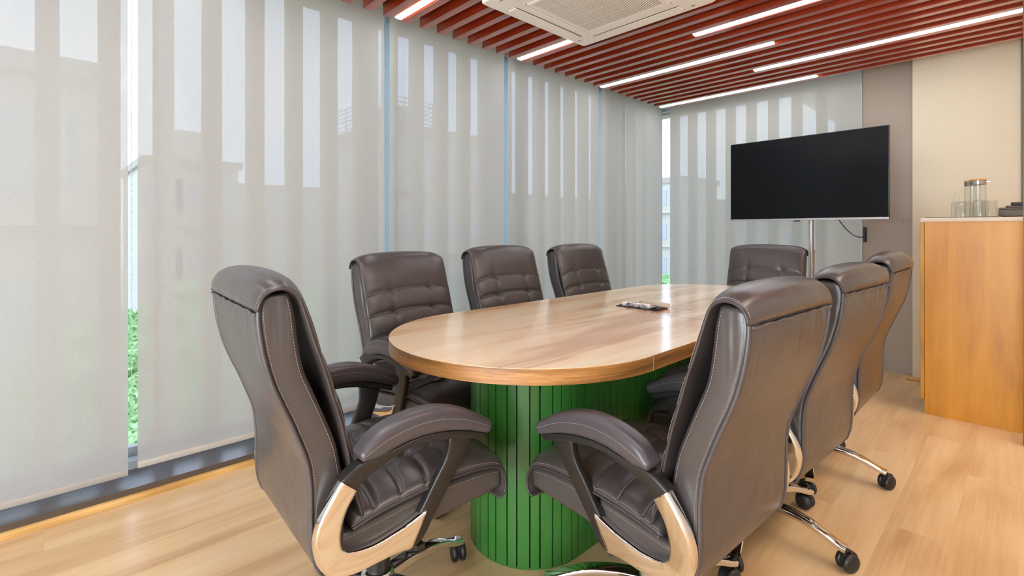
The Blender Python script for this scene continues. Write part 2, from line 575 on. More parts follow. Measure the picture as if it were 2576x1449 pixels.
def tube(bm, pts, r, n=8, mi=0, caps=True):
    pts = [Vector(p) for p in pts]
    rings = []
    up = Vector((0, 0, 1))
    prev = None
    for i, p in enumerate(pts):
        if i == 0:
            d = pts[1] - pts[0]
        elif i == len(pts) - 1:
            d = pts[-1] - pts[-2]
        else:
            d = pts[i + 1] - pts[i - 1]
        d.normalize()
        if prev is None:
            u = d.cross(up)
            if u.length < 1e-3:
                u = d.cross(Vector((1, 0, 0)))
        else:
            u = prev - d * prev.dot(d)
        u.normalize()
        prev = u
        v = d.cross(u)
        rr = r[i] if isinstance(r, (list, tuple)) else r
        rings.append([bm.verts.new(p + u * rr * math.cos(2 * PI * k / n) + v * rr * math.sin(2 * PI * k / n)) for k in range(n)])
    for A, B in zip(rings, rings[1:]):
        for k in range(n):
            f = bm.faces.new((A[k], A[(k + 1) % n], B[(k + 1) % n], B[k]))
            f.material_index = mi
    if caps:
        bm.faces.new(list(reversed(rings[0]))).material_index = mi
        bm.faces.new(rings[-1]).material_index = mi

def lathe(bm, prof, n=32, c=(0, 0, 0), axis='z', mi=0, cap=True):
    rings = []
    for r, h in prof:
        ring = []
        for k in range(n):
            t = 2 * PI * k / n
            if axis == 'z':
                p = (c[0] + r * math.cos(t), c[1] + r * math.sin(t), c[2] + h)
            else:
                p = (c[0] + h, c[1] + r * math.cos(t), c[2] + r * math.sin(t))
            ring.append(bm.verts.new(p))
        rings.append(ring)
    for A, B in zip(rings, rings[1:]):
        for k in range(n):
            f = bm.faces.new((A[k], A[(k + 1) % n], B[(k + 1) % n], B[k]))
            f.material_index = mi
    if cap:
        bm.faces.new(list(reversed(rings[0]))).material_index = mi
        bm.faces.new(rings[-1]).material_index = mi

def stitch(bm, pts, dash=0.0052, gap=0.0024, r=0.0005):
    """row of small thread dashes along a polyline"""
    pts = [Vector(p) for p in pts]
    L = [0.0]
    for a, b in zip(pts, pts[1:]):
        L.append(L[-1] + (b - a).length)
    def at(s):
        for i in range(len(L) - 1):
            if L[i + 1] >= s:
                d = L[i + 1] - L[i]
                return pts[i].lerp(pts[i + 1], 0 if d < 1e-9 else (s - L[i]) / d)
        return pts[-1]
    s = 0.0
    while s + dash < L[-1]:
        a, b = at(s), at(s + dash)
        d = (b - a)
        if d.length > 1e-5:
            d.normalize()
            u = d.orthogonal().normalized()
            v = d.cross(u)
            A = [bm.verts.new(a + u * r * x + v * r * y) for x, y in ((1, 0), (0, 1), (-1, 0), (0, -1))]
            B = [bm.verts.new(b + u * r * x + v * r * y) for x, y in ((1, 0), (0, 1), (-1, 0), (0, -1))]
            for k in range(4):
                bm.faces.new((A[k], A[(k + 1) % 4], B[(k + 1) % 4], B[k]))
            bm.faces.new(list(reversed(A)))
            bm.faces.new(B)
        s += dash + gap

# ------------------------------------------------------------------ room
FX = -2.728          # edge of the floor at the window ledge
BX = -2.83           # plane of the left blinds
BY = 5.10            # plane of the far blind
RX = 1.3             # right wall
Y0 = -2.4            # wall behind the camera
CEIL = 2.68

def slab(name, dims, mat, bev=0.0):
    return struct(bbox(name, dims, mat, None, bev))

slab('floor', (FX, RX, Y0, 5.19, -0.1, 0.0), M['floor'])
slab('ceiling', (-3.1, RX, Y0, 5.6, CEIL, CEIL + 0.15), M['ceiling'])
slab('wall_right', (RX, RX + 0.12, Y0, 5.6, -0.1, CEIL), M['room_wall'])
slab('wall_front', (-3.1, RX, Y0 - 0.12, Y0, -0.1, CEIL), M['room_wall'])
slab('wall_left', (-3.08, -2.95, Y0, 5.42, 2.64, CEIL), M['header'])
slab('wall_back', (-0.98, RX, 5.19, 5.4, -0.1, CEIL), M['grey_wall'])
slab('trim_1', (-3.1, -0.98, 5.30, 5.42, 2.64, CEIL), M['header'])
# textured plaster wall standing in front of the grey panel
slab('wall_plaster', (-0.625, RX, 5.06, 5.19, 0.0, CEIL), M['white_wall'])
# ledge under the left blinds
bm = bmesh.new()
for f in box(bm, -3.08, -2.75, Y0, 5.30, -0.1, 0.051):
    pass
for f in bm.faces:
    if f.normal.x > 0.5 or all(abs(v.co.x + 2.75) < 1e-4 for v in f.verts):
        f.material_index = 1
struct(mesh_obj('trim_2', bm, [M['ledge'], M['ledge_face']]))
slab('trim_3', (-2.75, -0.98, 5.19, 5.42, -0.1, 0.051), M['ledge'])
# pine quarter-round between floor and ledge
bm = bmesh.new()
pr = [(-2.75, 0.0), (FX, 0.0), (FX, 0.006), (-2.731, 0.014), (-2.737, 0.020), (-2.744, 0.024), (-2.75, 0.025)]
A = [bm.verts.new((x, Y0, z)) for x, z in pr]
B = [bm.verts.new((x, 5.18, z)) for x, z in pr]
for k in range(len(pr)):
    bm.faces.new((A[k], A[(k + 1) % len(pr)], B[(k + 1) % len(pr)], B[k]))
bm.faces.new(A); bm.faces.new(B)
o = struct(mesh_obj('baseboard_left', bm, M['trim_wood']))
slab('baseboard_back', (-0.66, -0.46, 5.02, 5.06, 0.0, 0.022), M['trim_wood'], 0.004)
# slim metal post at the end of the plaster wall
slab('trim_4', (-0.0075, 0.05, 3.95, 4.0, 0.0, 2.515), M['post'])
slab('trim_5', (-0.0185, -0.008, 5.045, 5.06, 1.3, 2.6), M['post'])

# screws and a small catch on the grey panel
for i, (x, z) in enumerate([(-0.66, 2.26), (-0.66, 1.83), (-0.675, 0.13)]):
    bm = bmesh.new()
    lathe(bm, [(0.0045, 0.0), (0.0045, 0.001), (0.003, 0.002)], 12)
    o = mesh_obj('screw', bm, M['steel'], None, True, 40)
    o.rotation_euler = (PI / 2, 0, 0)
    o.location = (x, 5.19, z)
    tag(o, ['bright screw head in the grey panel beside the plaster wall, uppermost one',
            'bright screw head in the grey panel level with the middle of the television',
            'bright screw head in the grey panel just above the floor'][i], 'screw', 'screws in the grey panel')
bm = bmesh.new()
box(bm, -0.72, -0.708, 5.178, 5.19, 1.255, 1.30)
box(bm, -0.70, -0.655, 5.182, 5.19, 1.293, 1.298)
tag(mesh_obj('latch', bm, M['grey_wall']), 'small grey latch on the grey panel right of the television', 'latch')

# windows
def window(n, a0, a1, side):
    root = bpy.data.objects.new('window_%d' % n, None)
    COL.objects.link(root)
    struct(root)
    w = 0.028
    bm = bmesh.new()
    def bx_(p0, p1, z0, z1):
        if side == 'left':
            box(bm, -3.03, -2.97, p0, p1, z0, z1)
        else:
            box(bm, p0, p1, 5.30, 5.36, z0, z1)
    bx_(a0, a0 + w, 0.051, 2.64); bx_(a1 - w, a1, 0.051, 2.64)
    bx_(a0 + w, a1 - w, 0.051, 0.09); bx_(a0 + w, a1 - w, 2.60, 2.64)
    mesh_obj('window_frame', bm, M['frame'], root)
    bm = bmesh.new()
    if side == 'left':
        box(bm, -3.004, -2.998, a0 + w, a1 - w, 0.09, 2.60)
    else:
        box(bm, a0 + w, a1 - w, 5.327, 5.333, 0.09, 2.60)
    mesh_obj('pane', bm, M['glass'], root)
    return root
# the joints sit behind the gaps between the blinds
yb = [Y0, -0.98, 0.45, 1.58, 2.66, 4.32, 5.30]
for i in range(6):
    window(i + 1, yb[i], yb[i + 1], 'left')
window(7, -3.03, -0.98, 'far')
# made-up window frame on the rear wall, put around the fill light (the rear_fill lamp)
root8 = bpy.data.objects.new('window_8', None)
COL.objects.link(root8)
struct(root8)
bm = bmesh.new()
for dm in ((-1.26, -1.2, 0.05, 1.95), (1.2, 1.26, 0.05, 1.95), (-1.26, 1.26, 1.95, 2.01), (-1.26, 1.26, 0.0, 0.05)):
    box(bm, dm[0], dm[1], Y0 + 0.001, Y0 + 0.06, dm[2], dm[3])
mesh_obj('window_frame', bm, M['frame'], root8)
# frosted glazing joints behind the second and third gap between the blinds
slab('trim_11', (-2.968, -2.96, 1.655, 1.725, 0.052, 2.63), M['frost'])
slab('trim_13', (-2.968, -2.96, 4.03, 4.17, 0.052, 2.63), M['frost_white'])
slab('trim_12', (-2.968, -2.96, 2.735, 2.825, 0.052, 2.63), M['frost'])

# roller blinds
def blind(label, c0, c1, zb, side, chain=None):
    t = thing('roller_blind', label, 'blind', ((BX, (c0 + c1) / 2, zb) if side == 'left' else ((c0 + c1) / 2, BY, zb)), 0,
              'translucent screen blinds over the windows')
    h = (c1 - c0) / 2
    H_ = 2.645 - zb
    L_ = 'left' == side
    bm = bmesh.new()
    # one sheet of woven screen cloth, hanging very slightly wavy
    nu, nv = 24, 30
    gr = []
    for i_ in range(nu + 1):
        row = []
        for j_ in range(nv + 1):
            u_ = -h + 2 * h * i_ / nu
            z_ = 0.028 + (H_ - 0.028) * j_ / nv
            wv_ = 0.0025 * math.sin(u_ * 5 + 1.3) * math.sin(PI * j_ / nv)
            row.append(bm.verts.new((wv_, u_, z_) if L_ else (u_, wv_, z_)))
        gr.append(row)
    for i_ in range(nu):
        for j_ in range(nv):
            bm.faces.new((gr[i_][j_], gr[i_ + 1][j_], gr[i_ + 1][j_ + 1], gr[i_][j_ + 1]))
    mesh_obj('fabric', bm, M['blind'], t, True)
    bm = bmesh.new()
    if L_:
        box(bm, -0.008, 0.008, -h, h, 0, 0.03)
    else:
        box(bm, -h, h, -0.008, 0.008, 0, 0.03)
    bevel_all(bm, 0.003, 2)
    mesh_obj('bottom_bar', bm, M['blind_bar'], t, True, 40)
    bm = bmesh.new()
    e = (0, h - 0.004, H_ + 0.0) if L_ else (h - 0.004, 0, H_)
    if L_:
        tube(bm, [(0.0, -h, H_ - 0.0), (0.0, h, H_ - 0.0)], 0.022, 16)
    else:
        tube(bm, [(-h, 0.0, H_), (h, 0.0, H_)], 0.022, 16)
    mesh_obj('roller', bm, M['blind_bar'], t, True, 40)
    if chain:
        off, zlow = chain
        bm = bmesh.new()
        for dx in (-0.012, 0.006):
            z = zlow - zb
            while z < H_ - 0.02:
                bmesh.ops.create_icosphere(bm, subdivisions=1, radius=0.0022, matrix=Matrix.Translation((dx, off, z)))
                z += 0.0075
        mesh_obj('bead_chain', bm, M['chain'], t, True)
        bm = bmesh.new()
        lathe(bm, [(0.002, 0.05), (0.006, 0.04), (0.007, 0.0), (0.003, -0.008)], 12, (-0.003, off, zlow - zb - 0.05))
        mesh_obj('chain_weight', bm, M['clear'], t, True, 40)
    return t
blind('pale screen roller blind nearest the left edge of the photo', -1.4, 0.279, 0.083, 'left', (0.0 + (0.279 + 1.4) / 2 + 0.013, 0.42))
blind('pale screen roller blind behind the chair at the near end of the table', 0.314, 1.573, 0.103, 'left')
blind('pale screen roller blind behind the second chair of the window side', 1.613, 2.618, 0.103, 'left')
blind('pale screen roller blind on the window side behind the farthest window-side chair', 2.661, 3.857, 0.103, 'left')
blind('pale screen roller blind on the long window wall, touching the far corner', 3.908, 5.044, 0.103, 'left')
blind('wide pale screen blind on the short far wall behind the television', -2.76, -0.972, 0.10, 'far')
blind('pale screen roller blind on the long window wall, beside the photographer', -2.38, -1.44, 0.083, 'left')

# ceiling slats and linear lights
PITCH = 0.1325
ORD = ['first', 'second', 'third', 'fourth', 'fifth', 'sixth', 'seventh', 'eighth', 'ninth', 'tenth', 'eleventh', 'twelfth', 'thirteenth',
       'fourteenth', 'fifteenth', 'sixteenth', 'seventeenth', 'eighteenth', 'nineteenth', 'twentieth'] + ['twenty-' + q for q in
       ('first', 'second', 'third', 'fourth', 'fifth', 'sixth', 'seventh', 'eighth', 'ninth')] + ['thirtieth']
SLAT0 = 1.770
SX0 = -2.72
k0 = math.floor((Y0 + 0.1 - SLAT0) / PITCH) + 1
acX0, acX1, acY0, acY1 = -2.144, -1.194, 1.796, 2.746
first = None
bm = bmesh.new()
Lx = (RX - 0.02 - SX0)
box(bm, 0, Lx, 0, 0.05, 0, 0.10)
bevel_all(bm, 0.0015, 1)
slat0 = mesh_obj('ceiling_slat', bm, M['slat'], None, True, 40)
k = k0
slat_list = []
while SLAT0 + k * PITCH < 4.95:
    slat_list.append(k)
    k += 1
def slat_label(k):
    y = SLAT0 + k * PITCH
    return y
names_n = len(slat_list)
for i, k in enumerate(slat_list):
    o = slat0 if i == 0 else slat0.copy()
    if i:
        COL.objects.link(o)
    o.location = (SX0, SLAT0 + k * PITCH, 2.52)
    nth = names_n - 1 - i            # counted from the far wall
    if SLAT0 + k * PITCH > 1.3:
        lab = 'red-brown wooden ceiling batten, %s from the wall behind the television' % ORD[nth]
    else:
        lab = 'red-brown wooden ceiling batten above or behind the photographer'
    tag(o, lab, 'ceiling slat', 'red-brown wooden ceiling battens')
# a short pale lath closes the row above the far blind

LEDS = [(1.596, -2.70, 1.55, 'white linear ceiling light nearest the photographer, cut by the top edge beside the window'),
        (2.656, -2.70, 1.55, 'white linear ceiling light running from the windows under the air conditioner corner'),
        (3.186, -1.55, 1.60, 'white linear ceiling light just right of the air conditioner, leaving at the top edge'),
        (3.716, -2.70, 1.48, 'white linear ceiling light starting at the window wall, third one from the television'),
        (4.246, -1.548, 1.66, 'long white linear ceiling light reaching the right edge above the plaster wall'),
        (4.776, -2.70, 1.474, 'white linear ceiling light nearest the far blind, above the television'),
        (0.536, -2.70, 1.55, 'white linear ceiling light over the near left floor beside the blinds'),
        (-0.524, -2.70, 1.55, 'white linear ceiling light behind the photographer beside the blinds')]
for y, x0, ln, lab in LEDS:
    t = thing('linear_light', lab, 'ceiling light', (x0, y, 2.52), 0, 'linear ceiling lights between the battens')
    bm = bmesh.new()
    box(bm, 0, ln, -0.022, 0.022, 0.006, 0.06)
    mesh_obj('housing', bm, M['led_body'], t)
    bm = bmesh.new()
    box(bm, 0.004, ln - 0.004, -0.02, 0.02, -0.002, 0.0055)
    mesh_obj('diffuser', bm, M['led'], t)

# ------------------------------------------------------------------ air conditioner cassette
t = thing('ceiling_air_conditioner', 'white square cassette air conditioner with a grey grille set in the ceiling battens', 'air conditioner',
          ((acX0 + acX1) / 2, (acY0 + acY1) / 2, 2.49))
hw = 0.475
bm = bmesh.new()
def ring_pts(h, r, z, n=5):
    out = []
    for cx_, cy_, a0 in ((1, 1, 0), (-1, 1, 90), (-1, -1, 180), (1, -1, 270)):
        for i in range(n + 1):
            a = math.radians(a0 + 90 * i / n)
            out.append(bm.verts.new((cx_ * (h - r) + r * math.cos(a), cy_ * (h - r) + r * math.sin(a), z)))
    return out
rs = [ring_pts(hw, 0.03, 0.0285), ring_pts(hw, 0.03, 0.008), ring_pts(hw - 0.008, 0.026, 0.001), ring_pts(hw - 0.03, 0.02, -0.001),
      ring_pts(hw - 0.15, 0.01, -0.004)]
for Aq, Bq in zip(rs, rs[1:]):
    n = len(Aq)
    for k in range(n):
        bm.faces.new((Aq[k], Aq[(k + 1) % n], Bq[(k + 1) % n], Bq[k]))
bm.faces.new(rs[0]); bm.faces.new(rs[-1])
mesh_obj('panel', bm, M['ac_white'], t, True, 30)
for a in range(4):
    rot = Matrix.Rotation(a * PI / 2, 4, 'Z')
    bm = bmesh.new()
    box(bm, -0.30, 0.30, hw - 0.115, hw - 0.048, -0.0095, -0.0015)
    bevel_all(bm, 0.002, 1)
    bmesh.ops.transform(bm, matrix=rot, verts=bm.verts[:])
    fl = mesh_obj('air_flap', bm, M['ac_white'], t, True, 40)
    bm = bmesh.new()
    box(bm, -0.302, 0.302, hw - 0.118, hw - 0.1155, -0.0075, -0.0015)
    box(bm, -0.302, 0.302, hw - 0.0475, hw - 0.0455, -0.005, -0.001)
    bmesh.ops.transform(bm, matrix=rot, verts=bm.verts[:])
    mesh_obj('slot', bm, M['ac_dark'], fl)
    bm = bmesh.new()
    box(bm, 0.345, 0.37, hw - 0.06, hw - 0.054, -0.003, 0.0)
    bmesh.ops.transform(bm, matrix=rot, verts=bm.verts[:])
    mesh_obj('corner_catch', bm, M['ac_dark'], t)
bm = bmesh.new()
g = 0.285
for (xa, xb, ya, yb_) in ((-g, g, -g, -g + 0.022), (-g, g, g - 0.022, g), (-g, -g + 0.022, -g + 0.022, g - 0.022), (g - 0.022, g, -g + 0.022, g - 0.022)):
    box(bm, xa, xb, ya, yb_, -0.010, -0.004)
gf = mesh_obj('grille_frame', bm, M['ac_white'], t)
bm = bmesh.new()
g2 = g - 0.022
box(bm, -g2, g2, -g2, g2, -0.0055, -0.0045, 1)
n = 46
for i in range(n):
    x = -g2 + (i + 0.5) * 2 * g2 / n
    box(bm, x - 0.0034, x + 0.0034, -g2, g2, -0.0085, -0.0068)
for i in range(1, 5):
    y = -g2 + i * 2 * g2 / 5
    box(bm, -g2, g2, y - 0.0015, y + 0.0015, -0.0068, -0.0057)
mesh_obj('grille', bm, [M['ac_grille'], M['ac_dark']], t)
bm = bmesh.new()
k = 2 * PI / 40
box(bm, -g - 0.008, -g - 0.0055, -g - 0.008, g + 0.008, -0.006, -0.0035)
box(bm, -g - 0.008, g + 0.008, g + 0.0055, g + 0.008, -0.006, -0.0035)
mesh_obj('panel_joint', bm, M['ac_dark'], t)

# ------------------------------------------------------------------ conference table
TX, TY0, TY1, TR = -1.373, 1.413, 3.07, 0.551
TZ, TT = 0.80, 0.049
table = thing('conference_table', 'long oval oak-topped conference table on a green ribbed pedestal', 'table', (TX, (TY0 + TY1) / 2, 0))
CY = (TY0 + TY1) / 2
def stadium(r, y0, y1, n=48):
    p = []
    for i in range(n + 1):
        a = PI + PI * i / n
        p.append((r * math.cos(a), y0 + r * math.sin(a)))
    for i in range(n + 1):
        a = PI * i / n
        p.append((r * math.cos(a), y1 + r * math.sin(a)))
    return p
def prism(bm, pts, z0, z1, side_mi=0, bev=0.0):
    A = [bm.verts.new((x, y, z0)) for x, y in pts]
    B = [bm.verts.new((x, y, z1)) for x, y in pts]
    n = len(pts)
    for k in range(n):
        f = bm.faces.new((A[k], A[(k + 1) % n], B[(k + 1) % n], B[k]))
        f.material_index = side_mi
    bm.faces.new(list(reversed(A)))
    bm.faces.new(B)
J1, J2 = 2.134 - CY, 2.351 - CY
t0, t1 = TY0 - CY, TY1 - CY
gp = 0.0024
n = 64
near = [(TR * math.cos(PI + PI * i / n), t0 + TR * math.sin(PI + PI * i / n)) for i in range(n + 1)]
far = [(TR * math.cos(PI * i / n), t1 + TR * math.sin(PI * i / n)) for i in range(n + 1)]
for pts, nm in ((near + [(TR, J1 - gp), (-TR, J1 - gp)], 'tabletop_panel'), ([(-TR, J1 + gp), (TR, J1 + gp), (TR, J2 - gp), (-TR, J2 - gp)], 'centre_strip'),
                ([(-TR, J2 + gp), (TR, J2 + gp)] + far, 'tabletop_panel')):
    bm = bmesh.new()
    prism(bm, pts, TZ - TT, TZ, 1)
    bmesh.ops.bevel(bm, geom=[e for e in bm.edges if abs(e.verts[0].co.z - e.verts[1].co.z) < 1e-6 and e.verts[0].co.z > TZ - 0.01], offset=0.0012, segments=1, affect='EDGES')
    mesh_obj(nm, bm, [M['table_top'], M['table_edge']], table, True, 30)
# dark joints either side of the middle strip
for jy in (J1, J2):
    bbox('joint', (-TR + 0.001, TR - 0.001, jy - gp + 0.0001, jy + gp - 0.0001, TZ - TT + 0.001, TZ - 0.0004), M['groove_dark'], table)
# edge banding seam where the curve begins
bm = bmesh.new()
box(bm, TR - 0.001, TR + 0.0006, t0 - 0.0012, t0 + 0.0012, TZ - TT, TZ - 0.002)
mesh_obj('edge_seam', bm, M['trim_wood'], table)
# ribbed pedestal: inner core plus alternating wide and narrow ribs
PR = 0.238
core = stadium(PR - 0.014, t0, t1)
bm = bmesh.new()
prism(bm, core, 0.0, TZ - TT, 0)
ped = mesh_obj('pedestal', bm, M['groove'], table, True, 30)
outline = stadium(PR, t0, t1, 96)
cum = [0.0]
cl = outline + [outline[0]]
for a, b in zip(cl, cl[1:]):
    cum.append(cum[-1] + math.hypot(b[0] - a[0], b[1] - a[1]))
total = cum[-1]
def on_outline(s):
    s %= total
    lo, hi = 0, len(cum) - 1
    while hi - lo > 1:
        mid = (lo + hi) // 2
        if cum[mid] <= s: lo = mid
        else: hi = mid
    d = cum[hi] - cum[lo]
    tt = 0 if d < 1e-9 else (s - cum[lo]) / d
    x = cl[lo][0] * (1 - tt) + cl[hi][0] * tt
    y = cl[lo][1] * (1 - tt) + cl[hi][1] * tt
    # outward normal
    yy = min(max(y, t0), t1)
    nv = Vector((x, y - yy))
    if nv.length < 1e-6:
        nv = Vector((1, 0))
    nv.normalize()
    return Vector((x, y)), nv
npair = round(total / 0.083)
unit = total / npair
bm = bmesh.new()
gapw = 0.0056
s = 0.012
for i in range(npair):
    for w in (0.565 * unit, 0.435 * unit):
        m_ = 5
        ins, outs = [], []
        for q in range(m_):
            p, nv = on_outline(s + gapw / 2 + (w - gapw) * q / (m_ - 1))
            outs.append(p); ins.append(p - nv * 0.015)
        poly = [tuple(p) for p in ins] + [tuple(p) for p in reversed(outs)]
        prism(bm, poly, 0.0, TZ - TT - 0.0005, 0)
        s += w
mesh_obj('rib_cladding', bm, M['green'], ped, True, 25)

# cable box on the centre strip, its lid folded open
t = thing('cable_box', 'open cable outlet box with cream lid and tangled wires in the table middle strip', 'cable box', (-1.375, 2.245, TZ + 0.0005), 0)
bm = bmesh.new()
w_, d_ = 0.118, 0.055
for (xa, xb, ya, yb_) in ((-w_, w_, -d_, -d_ + 0.006), (-w_, w_, d_ - 0.006, d_), (-w_, -w_ + 0.006, -d_ + 0.006, d_ - 0.006), (w_ - 0.006, w_, -d_ + 0.006, d_ - 0.006)):
    box(bm, xa, xb, ya, yb_, 0, 0.005)
box(bm, -w_ + 0.006, w_ - 0.006, -d_ + 0.006, d_ - 0.006, 0, 0.002)
mesh_obj('tray', bm, M['tv_body'], t)
bm = bmesh.new()
box(bm, -0.055, 0.118, -0.008, 0.008, 0, 0.024)
bevel_all(bm, 0.002, 2)
bmesh.ops.transform(bm, matrix=Matrix.Translation((0.0, d_ + 0.010, 0.003)) @ Matrix.Rotation(math.radians(-20), 4, 'X'), verts=bm.verts[:])
mesh_obj('lid', bm, M['cream_plastic'], t, True, 40)
rng = random.Random(3)
bm = bmesh.new()
for i in range(15):
    x = -0.10 + rng.random() * 0.05
    pts = []
    for q in range(9):
        pts.append((x + q * 0.016 + rng.uniform(-.008, .008), rng.uniform(-0.04, 0.03), 0.006 + rng.random() * 0.017))
    tube(bm, catmull(pts, 26), 0.0025, 6)
mesh_obj('wires', bm, M['silver'], t, True)
bm = bmesh.new()
for i in range(5):
    x = -0.10 + i * 0.034
    box(bm, x, x + 0.026, -0.03 + 0.006 * (i % 2), 0.005, 0.0021, 0.022)
bevel_all(bm, 0.003, 2)
mesh_obj('socket', bm, M['ac_white'], t, True, 40)
for i in range(2):
    bm = bmesh.new()
    box(bm, 0.075 + i * 0.03, 0.09 + i * 0.03, -0.045, 0.01, 0.0021, 0.014)
    bevel_all(bm, 0.002, 1)
    mesh_obj('plug', bm, M['black_plastic'], t, True, 40)

# ------------------------------------------------------------------ executive chair
REAR = [(-0.262, 0.392), (-0.274, 0.41), (-0.286, 0.457), (-0.289, 0.53), (-0.290, 0.60), (-0.297, 0.662), (-0.314, 0.714), (-0.338, 0.777), (-0.357, 0.821),
        (-0.375, 0.869), (-0.390, 0.926), (-0.399, 0.98), (-0.402, 1.022), (-0.398, 1.05)]
FRONT = [(-0.235, 0.386), (-0.212, 0.41), (-0.203, 0.457), (-0.200, 0.53), (-0.204, 0.594), (-0.211, 0.632), (-0.223, 0.691), (-0.247, 0.755), (-0.277, 0.829),
         (-0.296, 0.875), (-0.307, 0.925), (-0.314, 0.98), (-0.319, 1.022), (-0.328, 1.058)]
CI = [(-0.166, 0.50), (-0.184, 0.56), (-0.195, 0.62), (-0.207, 0.68), (-0.223, 0.75), (-0.241, 0.81), (-0.261, 0.88), (-0.282, 0.94), (-0.303, 1.01), (-0.316, 1.052),
      (-0.334, 1.071), (-0.36, 1.075), (-0.384, 1.066), (-0.397, 1.048), (-0.402, 1.030)]
CO = [(-0.150, 0.50), (-0.165, 0.56), (-0.176, 0.62), (-0.186, 0.68), (-0.202, 0.75), (-0.218, 0.81), (-0.241, 0.88), (-0.259, 0.94), (-0.280, 1.01), (-0.298, 1.062),
      (-0.322, 1.092), (-0.358, 1.100), (-0.391, 1.089), (-0.409, 1.062), (-0.411, 1.034)]

def groove(d, s):
    return math.exp(-(d / s) ** 2)

def cushion(bm, inner, outer, w, n_s, n_x, dispf, puff, side_pow=7.0):
    """padded sheet between two side-view curves; dispf(x, s01, y, z) is added outward"""
    I = catmull([(0, *p) for p in inner], n_s)
    O = catmull([(0, *p) for p in outer], n_s)
    top, bot = [], []
    for i in range(n_s):
        s01 = i / (n_s - 1)
        nrm = O[i] - I[i]
        th = nrm.length
        nrm.normalize()
        endf = min(1.0, (min(s01, 1 - s01) / 0.012)) ** 0.5 if min(s01, 1 - s01) < 0.012 else 1.0
        rt, rb = [], []
        for j in range(n_x + 1):
            u = -1 + 2 * j / n_x
            u = math.copysign(1 - (1 - abs(u)) ** 1.35, u)
            x = u * w
            ed = (1 - abs(u) ** side_pow)
            ed = max(ed, 0.0) ** 0.5
            bulge = puff * (1 - u * u)
            h = (th + bulge * endf + dispf(x, s01, O[i].y, O[i].z)) * ed * (0.35 + 0.65 * endf)
            h = max(h, 0.001)
            p = I[i] + nrm * h
            rt.append(bm.verts.new((x, p.y, p.z)))
            q = I[i] + nrm * 0.0
            rb.append(bm.verts.new((x * 0.997, q.y, q.z)))
        top.append(rt); bot.append(rb)
    for i in range(n_s - 1):
        for j in range(n_x):
            bm.faces.new((top[i][j], top[i][j + 1], top[i + 1][j + 1], top[i + 1][j]))
            bm.faces.new((bot[i][j], bot[i + 1][j], bot[i + 1][j + 1], bot[i][j + 1]))
        bm.faces.new((top[i][0], top[i + 1][0], bot[i + 1][0], bot[i][0]))
        bm.faces.new((top[i][-1], bot[i][-1], bot[i + 1][-1], top[i + 1][-1]))
    for i in (0, n_s - 1):
        for j in range(n_x):
            bm.faces.new((top[i][j], bot[i][j], bot[i][j + 1], top[i][j + 1]))
    return top, I, O

ZG = [0.918, 0.818, 0.716, 0.612]
XG = 0.118
def back_disp(x, s, y, z):
    if s > 0.80:
        return 0.0
    d = 0.0
    rows = [0.50] + ZG[::-1]
    for ra_, rb_ in zip(rows, rows[1:]):
        if ra_ < z < rb_:
            d += 0.010 * math.sqrt(max(0.0, math.sin(PI * (z - ra_) / (rb_ - ra_)))) - 0.002
    for zg in ZG:
        d -= 0.013 * groove(z - zg, 0.006)
        for sx in (-1, 1):
            d -= 0.012 * groove(z - zg, 0.022) * groove(x - sx * XG, 0.020)
    if z < ZG[0] + 0.002:
        for sx in (-1, 1):
            d -= 0.0055 * groove(x - sx * XG, 0.010)
    else:
        for sx in (-1, 1):
            d -= 0.008 * groove(x - sx * XG, 0.016) * math.exp(-(z - ZG[0]) / 0.035)
        d += 0.006 * math.sin(min(max((z - ZG[0]) / 0.13, 0), 1) * PI)
    return d

YG = [-0.125, -0.045, 0.035, 0.118]
def seat_disp(x, s, y, z):
    d = 0.0
    if z < 0.50 and y > 0.2:
        return 0.0
    cols = [-0.2] + YG
    for ra_, rb_ in zip(cols, cols[1:]):
        if ra_ < y < rb_:
            d += 0.0055 * math.sqrt(max(0.0, math.sin(PI * (y - ra_) / (rb_ - ra_)))) - 0.002
    for k_, yg in enumerate(YG):
        d -= 0.010 * groove(y - yg, 0.006)
        for sx in (-1, 1):
            d -= 0.011 * groove(y - yg, 0.022) * groove(x - sx * 0.115, 0.022)
    if y < YG[-1]:
        for sx in (-1, 1):
            d -= 0.011 * groove(x - sx * 0.115, 0.010)
    else:
        for sx in (-1, 1):
            d -= 0.008 * groove(x - sx * 0.115, 0.015) * math.exp(-(y - YG[-1]) / 0.03)
    return d

def offset_path(curve, n, x, dx=0.0):
    return [Vector((x + dx, p.y, p.z)) for p in catmull([(0, *q) for q in curve], n)]

